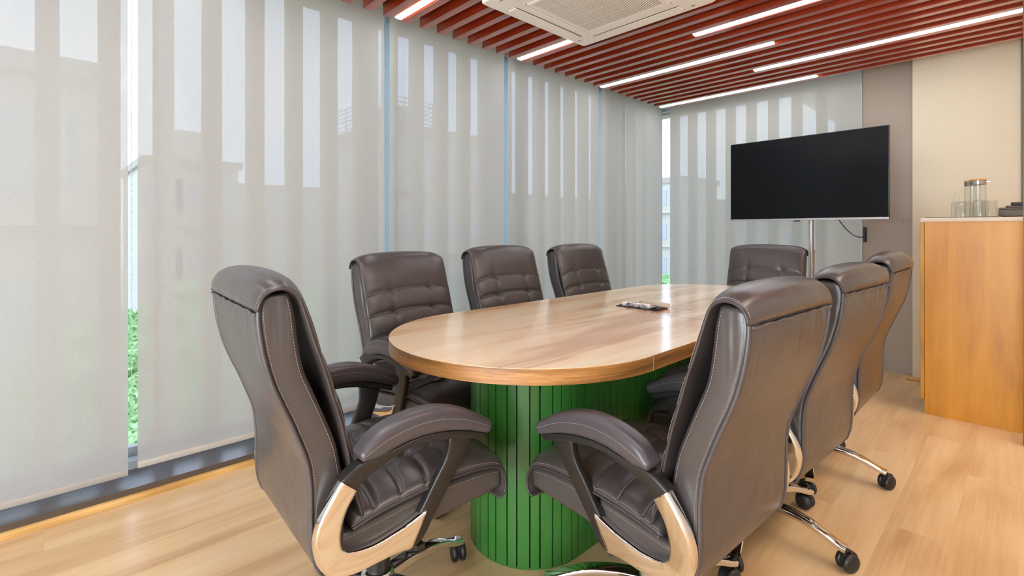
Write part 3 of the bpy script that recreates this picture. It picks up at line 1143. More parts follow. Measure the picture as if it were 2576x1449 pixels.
def build_chair():
    root = thing('executive_chair', 'tmp', 'chair', (0, 0, 0), 0, 'taupe leather executive chairs around the conference table')
    X = Vector((1, 0, 0))
    # backrest shell
    bm = bmesh.new()
    plate(bm, FRONT, REAR, -0.252, 0.252, n=44, r=0.020, endr=0.010, seg=5)
    back = mesh_obj('backrest', bm, M['leather_back'], root, True, 60)
    for sx in (-1, 1):
        bm = bmesh.new()
        R_ = catmull([(0, *q) for q in REAR], 50)
        F_ = catmull([(0, *q) for q in FRONT], 50)
        pts = []
        for r_, f_ in zip(R_, F_):
            d = (f_ - r_).normalized()
            p = r_ + d * 0.007
            pts.append((sx * 0.2510, p.y - 0.004, p.z))
        tube(bm, pts, 0.0052, 8)
        mesh_obj('piping', bm, M['leather_pad'], back, True)
    bm = bmesh.new()
    # gathered seam across the back, under the roll
    tube(bm, [(x, -0.4045 - 0.0015 * math.sin(x * 90), 1.024 + 0.0012 * math.sin(x * 70 + 1)) for x in [-0.25 + i * 0.01 for i in range(51)]], 0.0042, 8)
    mesh_obj('gathered_seam', bm, M['leather_pad'], back, True)
    bm = bmesh.new()
    for sx in (-1, 1):
        R_ = catmull([(0, *q) for q in REAR], 60)
        F_ = catmull([(0, *q) for q in FRONT], 60)
        stitch(bm, [(sx * 0.2528, (r_ + (f_ - r_) * 0.16).y, (r_ + (f_ - r_) * 0.16).z) for r_, f_ in zip(R_, F_)], r=0.0005)
        stitch(bm, [(sx * 0.2515, (f_ + (r_ - f_) * 0.17).y, (f_ + (r_ - f_) * 0.17).z) for r_, f_ in zip(R_, F_)], r=0.00055)
    mesh_obj('stitching', bm, M['thread'], back)['kind'] = 'stuff'
    # back cushion that wraps over the top
    bm = bmesh.new()
    top, I, O = cushion(bm, CI, CO, 0.262, 130, 56, back_disp, 0.016)
    st = []
    for j in (2, -3):
        st.append([top[i][j].co.copy() for i in range(len(top))])
    seams = []
    for zg in ZG:
        i = min(range(20, 100), key=lambda q: abs(O[q].z - zg))
        seams.append([top[i][j].co + Vector((0, 0.0006, 0)) for j in range(2, 55)])
    cus = mesh_obj('back_cushion', bm, M['leather'], root, True)
    for p in seams:
        bm = bmesh.new()
        tube(bm, p, 0.0017, 6)
        mesh_obj('seam', bm, M['piping'], cus, True)
    bm = bmesh.new()
    for p in st:
        stitch(bm, [q + Vector((math.copysign(0.0004, q.x), 0.0003, 0.0003)) for q in p], r=0.00055)
    mesh_obj('stitching', bm, M['thread'], cus)['kind'] = 'stuff'
    for sx in (-1, 1):
        bm = bmesh.new()
        pts = []
        for i_, o_ in zip(catmull([(0, *q) for q in CI], 80), catmull([(0, *q) for q in CO], 80)):
            p = i_ + (o_ - i_) * 0.12
            pts.append((sx * 0.2615, p.y, p.z))
        tube(bm, pts, 0.0038, 8)
        mesh_obj('edge_welt', bm, M['piping'], cus, True)
    # seat body
    bm = bmesh.new()
    ST = [(-0.205, 0.462), (-0.12, 0.470), (-0.03, 0.480), (0.06, 0.486), (0.15, 0.486), (0.23, 0.482), (0.285, 0.472)]
    SB = [(-0.215, 0.392), (-0.12, 0.392), (-0.03, 0.392), (0.06, 0.394), (0.15, 0.398), (0.23, 0.401), (0.283, 0.405)]
    plate(bm, ST, SB, -0.246, 0.246, n=30, r=0.016, endr=0.010, seg=4)
    seat = mesh_obj('seat', bm, M['leather'], root, True, 60)
    bm = bmesh.new()
    for sx in (-1, 1):
        T_ = catmull([(0, *q) for q in ST], 40)
        stitch(bm, [(sx * 0.2465, p.y, p.z - 0.014) for p in T_], r=0.00055)
    mesh_obj('stitching', bm, M['thread'], seat)['kind'] = 'stuff'
    # seat cushion
    SI = [(-0.190, 0.474), (-0.13, 0.486), (-0.07, 0.494), (0.0, 0.499), (0.07, 0.502), (0.14, 0.501), (0.20, 0.497), (0.255, 0.487), (0.283, 0.468), (0.294, 0.44), (0.295, 0.415), (0.289, 0.399), (0.272, 0.390)]
    SO = [(-0.190, 0.506), (-0.13, 0.521), (-0.07, 0.530), (0.0, 0.536), (0.07, 0.540), (0.14, 0.540), (0.20, 0.534), (0.262, 0.519), (0.302, 0.494), (0.319, 0.455), (0.318, 0.412), (0.304, 0.385), (0.276, 0.374)]
    bm = bmesh.new()
    top, I, O = cushion(bm, SI, SO, 0.264, 110, 56, seat_disp, 0.018)
    edge = [[top[i][j].co.copy() for i in range(len(top))] for j in (2, -3)]
    rows = []
    for yg in YG:
        i = min(range(5, 90), key=lambda q: abs(O[q].y - yg))
        rows.append([top[i][j].co + Vector((0, 0, 0.0008)) for j in range(3, 54)])
    j1 = min(range(57), key=lambda q: abs(top[10][q].co.x - 0.115))
    j2 = min(range(57), key=lambda q: abs(top[10][q].co.x + 0.115))
    iend = min(range(5, 90), key=lambda q: abs(O[q].y - YG[-1]))
    for j in (j1, j2):
        rows.append([top[i][j].co + Vector((0, 0, 0.0008)) for i in range(6, iend)])
    sc = mesh_obj('seat_cushion', bm, M['leather'], root, True)
    bm = bmesh.new()
    for p in edge:
        stitch(bm, [q + Vector((math.copysign(0.0004, q.x), 0, 0.0003)) for q in p], r=0.00055)
    for p in rows:
        stitch(bm, p, dash=0.008, gap=0.0015, r=0.0008)
    mesh_obj('stitching', bm, M['thread'], sc)['kind'] = 'stuff'
    for sx in (-1, 1):
        bm = bmesh.new()
        pts = []
        for i_, o_ in zip(catmull([(0, *q) for q in SI], 80), catmull([(0, *q) for q in SO], 80)):
            p = i_ + (o_ - i_) * 0.10
            pts.append((sx * 0.2635, p.y, p.z))
        tube(bm, pts, 0.004, 8)
        mesh_obj('edge_welt', bm, M['piping'], sc, True)
    # arms
    AT = [(-0.182, 0.682), (-0.163, 0.704), (-0.122, 0.724), (-0.05, 0.738), (0.033, 0.735), (0.124, 0.706), (0.203, 0.660)]
    AB = [(-0.172, 0.652), (-0.138, 0.650), (-0.10, 0.660), (-0.04, 0.669), (0.033, 0.666), (0.11, 0.650), (0.190, 0.622)]
    FT = [(-0.236, 0.622), (-0.205, 0.644), (-0.172, 0.654), (-0.10, 0.662), (-0.04, 0.671), (0.033, 0.668), (0.11, 0.652), (0.188, 0.626)]
    FB = [(-0.197, 0.586), (-0.172, 0.606), (-0.148, 0.622), (-0.084, 0.645), (-0.02, 0.652), (0.045, 0.644), (0.11, 0.628), (0.180, 0.606)]
    SF = [(0.142, 0.624), (0.118, 0.565), (0.078, 0.490), (0.018, 0.385), (-0.032, 0.354)]
    SR = [(0.066, 0.640), (0.062, 0.588), (0.031, 0.524), (0.000, 0.460), (-0.050, 0.365)]
    CT = [(-0.236, 0.622), (-0.262, 0.576), (-0.282, 0.530), (-0.288, 0.480), (-0.277, 0.425), (-0.248, 0.385), (-0.195, 0.366), (-0.130, 0.366), (-0.075, 0.366), (-0.035, 0.360)]
    CB = [(-0.192, 0.583), (-0.213, 0.542), (-0.222, 0.500), (-0.221, 0.465), (-0.212, 0.440), (-0.193, 0.427), (-0.165, 0.421), (-0.125, 0.420), (-0.053, 0.432), (0.012, 0.453)]
    def lean(b_, sx_):
        # the arms splay outwards with height
        for v_ in b_.verts:
            v_.co.x += sx_ * (max(0.0, min(v_.co.z - 0.42, 0.22)) * 0.19 - 0.0418)
    for sx in (-1, 1):
        bm = bmesh.new()
        plate(bm, AT, AB, sx * 0.252, sx * 0.316, n=40, r=0.020, endr=0.012, seg=6)
        pad = mesh_obj('armrest_pad', bm, M['leather_pad'], root, True, 70)
        bm = bmesh.new()
        T_ = catmull([(0, *q) for q in AT], 60); B_ = catmull([(0, *q) for q in AB], 60)
        for q in (0.252, 0.316):
            off = 0.0006 if q > 0.3 else -0.0006
            stitch(bm, [(sx * (q + off), (t_ * 0.56 + b_ * 0.44).y, (t_ * 0.56 + b_ * 0.44).z) for t_, b_ in zip(T_, B_)], r=0.00055)
        mesh_obj('stitching', bm, M['thread'], pad)['kind'] = 'stuff'
        bm = bmesh.new()
        plate(bm, FT, FB, sx * 0.270, sx * 0.309, n=36, r=0.006, endr=0.002, seg=3)
        plate(bm, SF, SR, sx * 0.280, sx * 0.306, n=24, r=0.006, endr=0.002, seg=3)
        lean(bm, sx)
        mesh_obj('arm_frame', bm, M['black_plastic'], root, True, 50)
        bm = bmesh.new()
        plate(bm, CT, CB, sx * 0.280, sx * 0.313, n=60, r=0.012, endr=0.002, seg=6)
        lean(bm, sx)
        mesh_obj('chrome_bracket', bm, M['chrome'], root, True, 60)
        bm = bmesh.new()
        box(bm, min(sx * 0.10, sx * 0.27), max(sx * 0.10, sx * 0.27), -0.17, -0.08, 0.378, 0.392)
        mesh_obj('bracket_bar', bm, M['black_plastic'], root)
    # mechanism, gas lift
    bm = bmesh.new()
    box(bm, -0.10, 0.10, -0.18, 0.12, 0.345, 0.392)
    bevel_all(bm, 0.008, 2)
    mech = mesh_obj('tilt_mechanism', bm, M['black_plastic'], root, True, 40)
    bm = bmesh.new()
    tube(bm, [(0.08, -0.03, 0.365), (0.16, -0.02, 0.36), (0.235, 0.0, 0.352)], 0.005, 8)
    box(bm, 0.22, 0.262, -0.012, 0.012, 0.346, 0.358)
    mesh_obj('lever', bm, M['black_plastic'], mech, True, 40)
    bm = bmesh.new()
    lathe(bm, [(0.036, 0.13), (0.036, 0.20), (0.029, 0.205), (0.029, 0.27), (0.015, 0.275), (0.015, 0.346)], 28)
    mesh_obj('gas_lift', bm, M['black_plastic'], root, True, 40)
    return root

def build_base(root, ang):
    """five-star base, turned by 'ang' relative to the chair"""
    bm = bmesh.new()
    lathe(bm, [(0.030, 0.082), (0.048, 0.088), (0.052, 0.11), (0.050, 0.14), (0.044, 0.152), (0.037, 0.155)], 30)
    hub = mesh_obj('base_hub', bm, M['chrome'], root, True, 40)
    for k in range(5):
        a = ang + 2 * PI * k / 5
        d = Vector((math.cos(a), math.sin(a), 0))
        sd = Vector((-math.sin(a), math.cos(a), 0))
        path = catmull([(d.x * r_, d.y * r_, z) for r_, z in ((0.035, 0.122), (0.12, 0.128), (0.20, 0.122), (0.265, 0.104), (0.315, 0.084), (0.342, 0.078))], 22)
        secs = []
        for i, p in enumerate(path):
            q = path[min(i + 1, 21)] - path[max(i - 1, 0)]
            v = sd.cross(q.normalized()).normalized()
            t_ = i / 21
            secs.append([p, sd, v, 0.024 - 0.005 * t_, 0.015 - 0.005 * t_, 0.006])
        bm = bmesh.new()
        loft(bm, secs, 4)
        leg = mesh_obj('base_leg', bm, M['chrome'], root, True, 50)
        # caster
        ca = a + 1.1 + k * 0.7
        bm = bmesh.new()
        cx_, cy_ = d.x * 0.334, d.y * 0.334
        trail = Vector((math.cos(ca), math.sin(ca), 0)) * 0.014
        for s_ in (-1, 1):
            b2 = bmesh.new()
            lathe(b2, [(0.014, -0.010), (0.027, -0.010), (0.031, -0.007), (0.033, 0.0), (0.031, 0.006), (0.023, 0.010), (0.007, 0.0115)], 26, (0, 0, 0), 'x')
            if s_ < 0:
                bmesh.ops.transform(b2, matrix=Matrix.Rotation(PI, 4, 'Z'), verts=b2.verts[:])
            bmesh.ops.transform(b2, matrix=Matrix.Translation((cx_ + trail.x, cy_ + trail.y, 0.033)) @ Matrix.Rotation(ca - PI / 2, 4, 'Z') @ Matrix.Translation((s_ * 0.0155, 0, 0)), verts=b2.verts[:])
            tmp = bpy.data.meshes.new('tmp'); b2.to_mesh(tmp); b2.free(); bm.from_mesh(tmp); bpy.data.meshes.remove(tmp)
        # hood and stem
        b2 = bmesh.new()
        n_ = 14
        top_, bot_ = [], []
        for i in range(n_ + 1):
            t_ = PI * (-0.08 + 0.80 * i / n_)
            top_.append((math.cos(t_) * 0.038, math.sin(t_) * 0.038 + 0.001))
            bot_.append((math.cos(t_) * 0.034, math.sin(t_) * 0.034))
        A_ = [[b2.verts.new((x_, y_, z_)) for (y_, z_) in prof] for x_ in (-0.008, 0.008) for prof in (top_, bot_)]
        for i in range(n_):
            b2.faces.new((A_[0][i], A_[0][i + 1], A_[2][i + 1], A_[2][i]))
            b2.faces.new((A_[1][i], A_[3][i], A_[3][i + 1], A_[1][i + 1]))
            b2.faces.new((A_[0][i], A_[1][i], A_[1][i + 1], A_[0][i + 1]))
            b2.faces.new((A_[2][i], A_[2][i + 1], A_[3][i + 1], A_[3][i]))
        box(b2, -0.0075, 0.0075, -0.024, 0.024, -0.012, 0.020)
        bmesh.ops.transform(b2, matrix=Matrix.Translation((cx_ + trail.x, cy_ + trail.y, 0.033)) @ Matrix.Rotation(ca - PI / 2, 4, 'Z'), verts=b2.verts[:])
        tmp = bpy.data.meshes.new('tmp'); b2.to_mesh(tmp); b2.free(); bm.from_mesh(tmp); bpy.data.meshes.remove(tmp)
        lathe(bm, [(0.009, 0.0), (0.009, 0.024), (0.006, 0.025), (0.006, 0.032)], 14, (cx_, cy_, 0.045))
        mesh_obj('caster', bm, M['caster'], leg, True, 45)
    return hub

proto = build_chair()
proto_children = list(proto.children)
# x, y, facing, height offset, world angle of one leg, label
CH = [(-1.390, 0.752, -3.1, -0.008, 94, 'taupe leather executive chair at the near end of the table, back turned left of centre'),
      (-0.794, 1.371, 86.6, -0.034, 215, 'taupe leather executive chair at the right side of the table, largest in the photo'),
      (-0.773, 2.071, 86.4, -0.025, -5, 'taupe leather executive chair in the middle of the right-hand row'),
      (-0.784, 2.814, 89.8, -0.008, 2, 'taupe leather executive chair farthest in the right-hand row, before the grey panel'),
      (-1.956, 1.395, -86.8, -0.024, 36, 'taupe leather executive chair first in the window-side row, its arm under the table edge'),
      (-1.974, 2.098, -92.5, -0.006, 144, 'taupe leather executive chair second in the window-side row'),
      (-1.958, 2.857, -91.3, -0.010, 36, 'taupe leather executive chair third and farthest in the window-side row'),
      (-1.356, 3.705, 183.4, -0.020, 54, 'taupe leather executive chair at the far end of the table before the television')]
chairs = []
for i in range(len(CH)):
    chairs.append(proto if i == 0 else copy_tree(proto))
for i, (x, y, deg, dz, la, lab) in enumerate(CH):
    r = chairs[i]
    r.location = (x, y, 0)
    r.rotation_euler = (0, 0, math.radians(deg))
    r['label'] = lab
    for c in r.children:
        c.location.z += dz
base0 = thing('tmpbase', 'x', 'x')
build_base(base0, 0.0)
for i, (x, y, deg, dz, la, lab) in enumerate(CH):
    r = chairs[i]
    ra = math.radians(la - deg)
    for ch in list(base0.children):
        c = ch.copy(); COL.objects.link(c); c.parent = r
        c.rotation_euler = (0, 0, ra)
        for gch in ch.children:
            g_ = gch.copy(); COL.objects.link(g_); g_.parent = c
for ch in list(base0.children):
    for gch in list(ch.children):
        bpy.data.objects.remove(gch)
    bpy.data.objects.remove(ch)
bpy.data.objects.remove(base0)

# ------------------------------------------------------------------ television on a pole stand
TVL, TVR, TVY = -1.905, -0.709, 4.64
t = thing('television', 'wide black flat-screen television with a silver lower edge on a pole stand', 'television', ((TVL + TVR) / 2, TVY, 1.287), math.radians(-1.4))
w2 = (TVR - TVL) / 2
hh = 0.715
bm = bmesh.new()
box(bm, -w2, w2, 0.0, 0.03, 0.0, hh)
box(bm, -w2 * 0.6, w2 * 0.6, 0.03, 0.06, 0.05, hh * 0.62)
bevel_all(bm, 0.003, 2)
mesh_obj('shell', bm, M['tv_body'], t, True, 40)
bbox('screen', (-w2 + 0.006, w2 - 0.006, -0.003, -0.0002, 0.018, hh - 0.006), M['screen'], t)
bbox('bottom_edge', (-w2, w2, -0.005, -0.0003, 0.0, 0.0165), M['silver'], t, 0.001, 1)
bm = bmesh.new()
box(bm, -0.06, -0.015, -0.004, 0.02, -0.010, -0.0005)
bevel_all(bm, 0.002, 1)
mesh_obj('sensor', bm, M['tv_body'], t, True, 40)
t2 = thing('television_stand', 'slim steel pole stand carrying the television, behind the far chair', 'stand', (-1.262, 4.745, 0))
bm = bmesh.new()
lathe(bm, [(0.019, 0.98), (0.019, 1.62)], 24)
mesh_obj('upper_pole', bm, M['silver'], t2, True, 40)
bm = bmesh.new()
lathe(bm, [(0.026, 0.03), (0.026, 1.01), (0.030, 1.012), (0.030, 1.03), (0.021, 1.035)], 24)
mesh_obj('lower_pole', bm, M['silver'], t2, True, 40)
bbox('mounting_plate', (-0.17, 0.12, -0.042, -0.03, 1.40, 1.66), M['tv_body'], t2, 0.003)
bbox('bracket', (-0.05, 0.05, -0.032, 0.02, 1.46, 1.60), M['tv_body'], t2, 0.003)
bm = bmesh.new()
box(bm, -0.30, 0.30, -0.22, 0.22, 0.0, 0.03)
bevel_all(bm, 0.008, 3)
mesh_obj('foot_plate', bm, M['tv_body'], t2, True, 40)
# cable from the television to the panel edge
bm = bmesh.new()
tube(bm, catmull([(-1.05, 4.69, 1.29), (-1.02, 4.75, 1.225), (-0.99, 4.85, 1.17), (-0.972, 4.98, 1.145), (-0.955, 5.08, 1.145), (-0.953, 5.14, 1.145)], 24), 0.0035, 8)
o = mesh_obj('power_cable', bm, M['tv_body'], None, True)
tag(o, 'thin black cable hanging from the television to the edge of the grey panel', 'cable')
bm = bmesh.new()
box(bm, -0.966, -0.950, 5.12, 5.19, 1.10, 1.23)
bevel_all(bm, 0.003, 1)
tag(mesh_obj('wall_socket', bm, M['tv_body'], None, True, 40), 'narrow black socket strip on the edge of the grey panel', 'socket')

# ------------------------------------------------------------------ cabinet and worktop
cab = thing('cabinet', 'tall honey-coloured wooden cabinet with a smooth side panel by the plaster wall', 'cabinet', (-0.474, 4.18, 0))
bbox('side_panel', (0.020, 0.60, 0.0, 0.018, 0.0, 1.255), M['cabinet'], cab)
bbox('body', (0.022, 0.60, 0.018, 0.86, 0.09, 1.255), M['cabinet'], cab)
bbox('plinth', (0.06, 0.60, 0.018, 0.86, 0.0, 0.09), M['tv_body'], cab)
bbox('door', (-0.002, 0.018, 0.004, 0.43, 0.093, 1.252), M['cabinet_door'], cab, 0.001, 1)
bbox('door', (-0.002, 0.018, 0.434, 0.858, 0.093, 1.252), M['cabinet_door'], cab, 0.001, 1)
wt_ = bbox('worktop', (-0.475, 0.14, 4.175, 5.045, 1.2555, 1.282), M['counter'], None, 0.002, 2)
tag(wt_, 'cream worktop slab lying on the honey-coloured cabinet', 'worktop')
WZ = 1.2825
bm = bmesh.new()
box(bm, -0.452, -0.10, 4.20, 4.50, 0, 0.005)
bevel_all(bm, 0.0015, 1)
o = mesh_obj('serving_tray', bm, M['tray'], None, True, 40)
o.location = (0, 0, WZ)
tag(o, 'thin dark tray under the glassware on the cream worktop', 'tray')
GZ = WZ + 0.0055
def tumbler(x, y, r, h, lab):
    bm = bmesh.new()
    prof = [(0.0005, h), (r * 0.72, h), (r * 0.9, h - 0.004), (r, h - 0.014), (r, 0.0), (r - 0.0022, 0.0), (r - 0.0022, h - 0.016), (r * 0.7, h - 0.008), (0.0005, h - 0.008)]
    lathe(bm, prof, 36, cap=False)
    o = mesh_obj('drinking_glass', bm, M['clear'], None, True, 50)
    o.location = (x, y, GZ)
    return tag(o, lab, 'glass', 'upside-down clear glasses on the tray')
tumbler(-0.273, 4.235, 0.0385, 0.100, 'upside-down clear drinking glass, front left on the tray')
tumbler(-0.192, 4.235, 0.0385, 0.103, 'upside-down clear drinking glass, front middle on the tray')
tumbler(-0.156, 4.335, 0.0385, 0.105, 'upside-down clear drinking glass at the right end of the tray, nearest the grey desk device')
tumbler(-0.300, 4.335, 0.0385, 0.103, 'upside-down clear drinking glass at the left end of the tray, behind the front glass')
def pitcher(x, y, lab):
    t = thing('pitcher', lab, 'pitcher', (x, y, GZ), 0, 'clear pitchers with bamboo lids')
    bm = bmesh.new()
    r, h = 0.041, 0.235
    lathe(bm, [(0.0005, 0.0), (r - 0.004, 0.0), (r, 0.006), (r, h), (r - 0.0022, h), (r - 0.0022, 0.008), (0.0005, 0.008)], 40, cap=False)
    mesh_obj('glass_body', bm, M['clear'], t, True, 50)
    bm = bmesh.new()
    tube(bm, catmull([(-r + 0.001, 0, 0.19), (-r - 0.022, 0, 0.186), (-r - 0.044, 0, 0.165), (-r - 0.052, 0, 0.125), (-r - 0.046, 0, 0.07), (-r - 0.02, 0, 0.045), (-r + 0.001, 0, 0.04)], 26), 0.0045, 10)
    mesh_obj('handle', bm, M['clear'], t, True)
    bm = bmesh.new()
    lathe(bm, [(r - 0.003, h - 0.024), (r - 0.001, h - 0.022), (r - 0.001, h + 0.002)], 36)
    box(bm, r - 0.004, r + 0.018, -0.010, 0.010, h - 0.008, h - 0.003)
    lid = mesh_obj('lid', bm, M['steel'], t, True, 40)
    bm = bmesh.new()
    lathe(bm, [(r - 0.002, h + 0.0025), (r + 0.001, h + 0.004), (r + 0.001, h + 0.012), (r - 0.003, h + 0.014)], 36)
    mesh_obj('lid_disc', bm, M['bamboo'], lid, True, 40)
    return t
pitcher(-0.212, 4.43, 'clear glass pitcher with bamboo lid, front one of the pair on the tray')
pitcher(-0.245, 4.525, 'clear glass pitcher with bamboo lid, partly hidden behind the other pitcher')
# desk phone
t = thing('desk_telephone', 'low grey and black desk telephone at the right end of the worktop', 'telephone', (-0.015, 4.40, WZ), 0)
bm = bmesh.new()
prism(bm, [(-0.10, -0.09), (0.10, -0.09), (0.10, 0.10), (-0.10, 0.10)], 0.006, 0.048)
bevel_all(bm, 0.004, 2)
mesh_obj('body', bm, M['phone'], t, True, 40)
bm = bmesh.new()
for a_, b_, z0, z1 in ((-0.098, 0.02, 0.0485, 0.060), (-0.068, 0.03, 0.0605, 0.072)):
    box(bm, a_, b_, -0.085, 0.09, z0, z1)
bevel_all(bm, 0.003, 2)
mesh_obj('sloped_top', bm, M['tray'], t, True, 40)
bm = bmesh.new()
box(bm, -0.045, 0.10, -0.088, -0.04, 0.0725, 0.092)
bevel_all(bm, 0.006, 3)
mesh_obj('handset', bm, M['tv_body'], t, True, 40)
bm = bmesh.new()
for x_ in (-0.08, 0.07):
    for y_ in (-0.07, 0.08):
        lathe(bm, [(0.01, 0), (0.01, 0.006)], 12, (x_, y_, 0))
mesh_obj('foot', bm, M['tv_body'], t, True, 40)

# ------------------------------------------------------------------ outside: facade fins, buildings, trees
bm = bmesh.new()
box(bm, -0.084, 0, 0, 0.083, 0, 3.6)
fin0 = mesh_obj('facade_fin', bm, M['fin'])
i = 0
seen_fins = {}
for k in range(-1, 25):
    o = fin0 if i == 0 else fin0.copy()
    if i:
        COL.objects.link(o)
    i += 1
    o.location = (-3.1, -0.0287 + 0.2223 * k, -0.5)
    edges_ = [(0.0985, 'leftmost blind'), (0.562, 'second blind from the left'), (0.933, 'third blind from the left'),
              (1.372, 'fourth blind from the left'), (9.0, 'blind nearest the corner')]
    yc = -0.0287 + 0.2223 * k + 0.0415
    if yc / 3.13 < -0.03:
        lab = 'upright beige facade fin beyond the left edge of the photo'
    else:
        bi = next(q for q in range(5) if yc / 3.13 < edges_[q][0])
        cnt_ = seen_fins.get(bi, 0)
        seen_fins[bi] = cnt_ + 1
        lab = 'upright beige facade fin, %s from the left behind the %s' % (ORD[cnt_], edges_[bi][1])
    tag(o, lab, 'facade fin', 'facade fins outside the long window wall')
bm = bmesh.new()
box(bm, 0, 0.083, 0, 0.084, 0, 3.6)
fin1 = mesh_obj('facade_fin', bm, M['fin'])
for k in range(0, 8):
    o = fin1 if k == 0 else fin1.copy()
    if k:
        COL.objects.link(o)
    o.location = (-2.981 + 0.2223 * k, 5.516, -0.5)
    tag(o, 'upright beige facade fin behind the far wall blind, %s from the room corner' % ORD[k], 'facade fin', 'facade fins outside the short far wall')
slab('trim_6', (-3.09, -3.05, Y0, 5.42, 0.07, 0.13), M['frame'])
slab('trim_7', (-3.3, -3.04, Y0, 5.6, -0.55, 0.05), M['conc'])
slab('trim_8', (-3.3, -0.98, 5.43, 5.7, -0.55, 0.05), M['conc'])
slab('trim_9', (-3.24, -3.09, Y0, 5.65, 2.655, 3.1), M['conc'])
slab('trim_10', (-3.24, -0.98, 5.43, 5.65, 2.60, 3.1), M['conc'])

GRD = -7.0
bm = bmesh.new()
box(bm, -140, 60, -60, 160, GRD - 0.3, GRD)
struct(mesh_obj('ground', bm, M['ground']))

def building(lab, x0, x1, y0, y1, top, mat, band=0.5, floors=4, face='x', cols=5, rail=False, extras=()):
    t = thing('apartment_building', lab, 'building', ((x0 + x1) / 2, (y0 + y1) / 2, GRD), 0, 'buildings beyond the windows')
    hx, hy = (x1 - x0) / 2, (y1 - y0) / 2
    H_ = top - GRD
    bm = bmesh.new()
    box(bm, -hx, hx, -hy, hy, 0, H_ - band)
    mesh_obj('walls', bm, mat, t)
    bm = bmesh.new()
    box(bm, -hx - 0.2, hx + 0.2, -hy - 0.15, hy + 0.15, H_ - band, H_)
    mesh_obj('roof', bm, M['roofband'], t)
    for f in range(floors):
        z = H_ - band - 2.0 - f * 3.0
        if z < 0.5:
            break
        for c in range(cols):
            u = -1 + 2 * (c + 0.5) / cols
            bm = bmesh.new()
            if face == 'x':
                box(bm, hx, hx + 0.06, u * hy - 0.7, u * hy + 0.7, z, z + 1.4)
            else:
                box(bm, u * hx - 0.7, u * hx + 0.7, -hy - 0.06, -hy, z, z + 1.4)
            mesh_obj('window', bm, M['win_out'], t)
        bm = bmesh.new()
        if face == 'x':
            box(bm, hx, hx + 0.35, -hy, hy, z - 0.65, z - 0.5)
        else:
            box(bm, -hx, hx, -hy - 0.35, -hy, z - 0.65, z - 0.5)
        mesh_obj('ledge', bm, M['conc2'], t)
    for (ax0, ax1, ay0, ay1, h) in extras:
        bm = bmesh.new()
        box(bm, ax0, ax1, ay0, ay1, H_, H_ + h)
        mesh_obj('rooftop_room', bm, mat, t)
    if rail:
        bm = bmesh.new()
        hr = 1.25
        for (xa, ya, xb, yb2) in ((hx, -hy, hx, -hy + 2.6), (hx, -hy, -hx, -hy), (hx, -hy + 2.6, -hx, -hy + 2.6)):
            for q in range(6):
                z = H_ + 0.15 + q * (hr - 0.15) / 5
                tube(bm, [(xa, ya, z), (xb, yb2, z)], 0.02, 4)
            for q in range(6):
                x_ = xa + (xb - xa) * q / 5; y_ = ya + (yb2 - ya) * q / 5
                tube(bm, [(x_, y_, H_), (x_, y_, H_ + hr)], 0.025, 4)
        mesh_obj('roof_railing', bm, M['rail'], t)
    return t
building('pale low building outside filling the leftmost blind with a flat roof band', -20, -12, -16, 0.85, 4.29, M['conc2'], 0.35, 3, 'x', 7)
building('boxy building with a small tower room outside, behind the second blind from the left', -33, -25, 3.05, 6.47, 4.3, M['conc'], 0.3, 3, 'x', 3,
         extras=[(1.5, 3.5, -0.6, 0.4, 1.3)])
building('low distant block outside between the boxy building and the tall corner building', -46, -40, 6.0, 24, 4.7, M['conc3'], 0.3, 3, 'x', 6)
building('tall corner building outside with railings on its roof', -26.5, -20, 11.15, 17.2, 6.15, M['conc'], 0.45, 4, 'x', 4, rail=True,
         extras=[(0.5, 2.8, -2.4, -0.6, 1.0)])
building('long distant block outside behind the fourth blind of the long wall', -52, -40, 30, 62, 5.4, M['conc3'], 0.4, 3, 'x', 9)
building('apartment block seen through the corner gap between the blinds', -27, -20.1, 40, 46, 5.9, M['conc'], 0.5, 4, 'y', 4)
building('long low skyline block outside behind the television blind', -29, 8, 60, 66, 5.0, M['conc3'], 0.4, 3, 'y', 12)
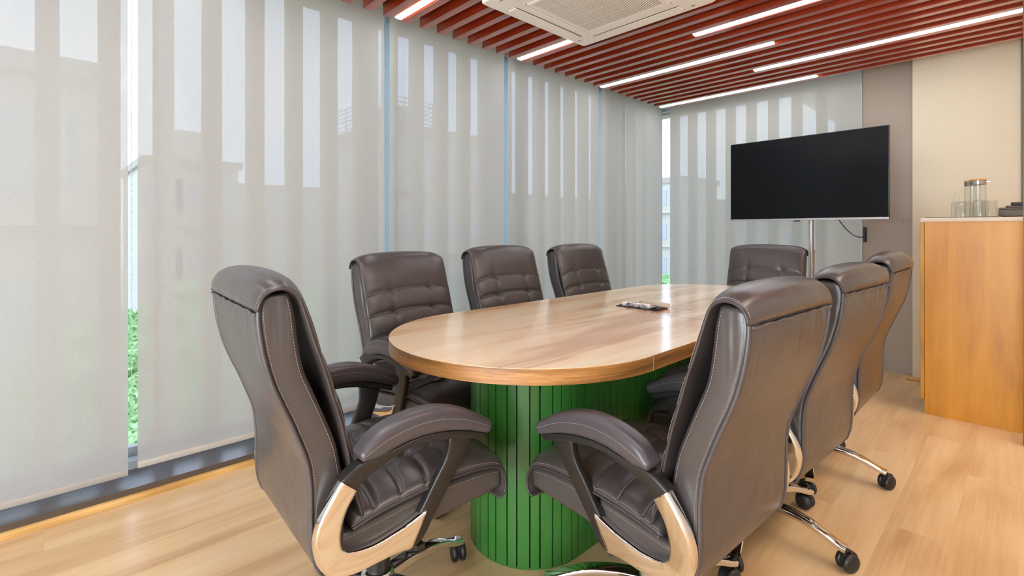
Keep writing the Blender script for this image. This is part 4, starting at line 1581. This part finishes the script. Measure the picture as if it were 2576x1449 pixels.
# neighbouring stair block with a sloping underside, outside the far wall
bm = bmesh.new()
pts = [(-2.48, 3.27), (-1.716, 2.61), (-1.716, GRD), (1.2, GRD), (1.2, 6.0), (-2.48, 6.0)]
A = [bm.verts.new((x, 7.5, z)) for x, z in pts]
B = [bm.verts.new((x, 10.5, z)) for x, z in pts]
n = len(pts)
for k in range(n):
    bm.faces.new((A[k], A[(k + 1) % n], B[(k + 1) % n], B[k]))
bm.faces.new(A); bm.faces.new(B)
tag(mesh_obj('stair_block', bm, M['conc2']), 'beige block with a slanted edge outside, behind the right half of the television blind', 'building')

def tree(x, y, ztop, r, lab, seed):
    t = thing('leafy_tree', lab, 'tree', (x, y, GRD), 0, 'green trees below the windows')
    rg = random.Random(seed)
    bm = bmesh.new()
    tube(bm, [(0, 0, 0), (0.1, 0.05, (ztop - GRD) * 0.4), (0.0, 0.1, (ztop - GRD) * 0.75)], [0.22, 0.16, 0.08], 10)
    mesh_obj('trunk', bm, M['bark'], t, True)
    bm = bmesh.new()
    hc = (ztop - GRD) - r
    for i in range(16):
        a = rg.random() * 2 * PI
        q = rg.random() ** 0.5 * r * 0.7
        rr = r * rg.uniform(0.35, 0.55)
        c = Vector((math.cos(a) * q, math.sin(a) * q, hc + rg.uniform(-0.6, 0.5) * r))
        res = bmesh.ops.create_icosphere(bm, subdivisions=4, radius=rr, matrix=Matrix.Translation(c))
        for v in res['verts']:
            d = (v.co - c)
            v.co = c + d * (1 + 0.28 * (rg.random() - 0.5))
    mesh_obj('crown', bm, M['leaf'], t, False)
tree(-8.6, 1.6, 0.75, 2.2, 'light green tree outside, seen in the gap left of the second blind', 1)
tree(-8.6, -4.4, -1.6, 1.9, 'green tree outside low behind the leftmost blind', 2)
tree(-9.8, 8.2, -1.2, 2.0, 'green tree outside low behind the third blind of the long wall', 3)
tree(-9.5, 17.2, -0.3, 2.4, 'green tree outside, seen low in the corner gap between the blinds', 4)
tree(-3.6, 15.5, -1.5, 2.2, 'green tree outside low behind the television blind', 5)
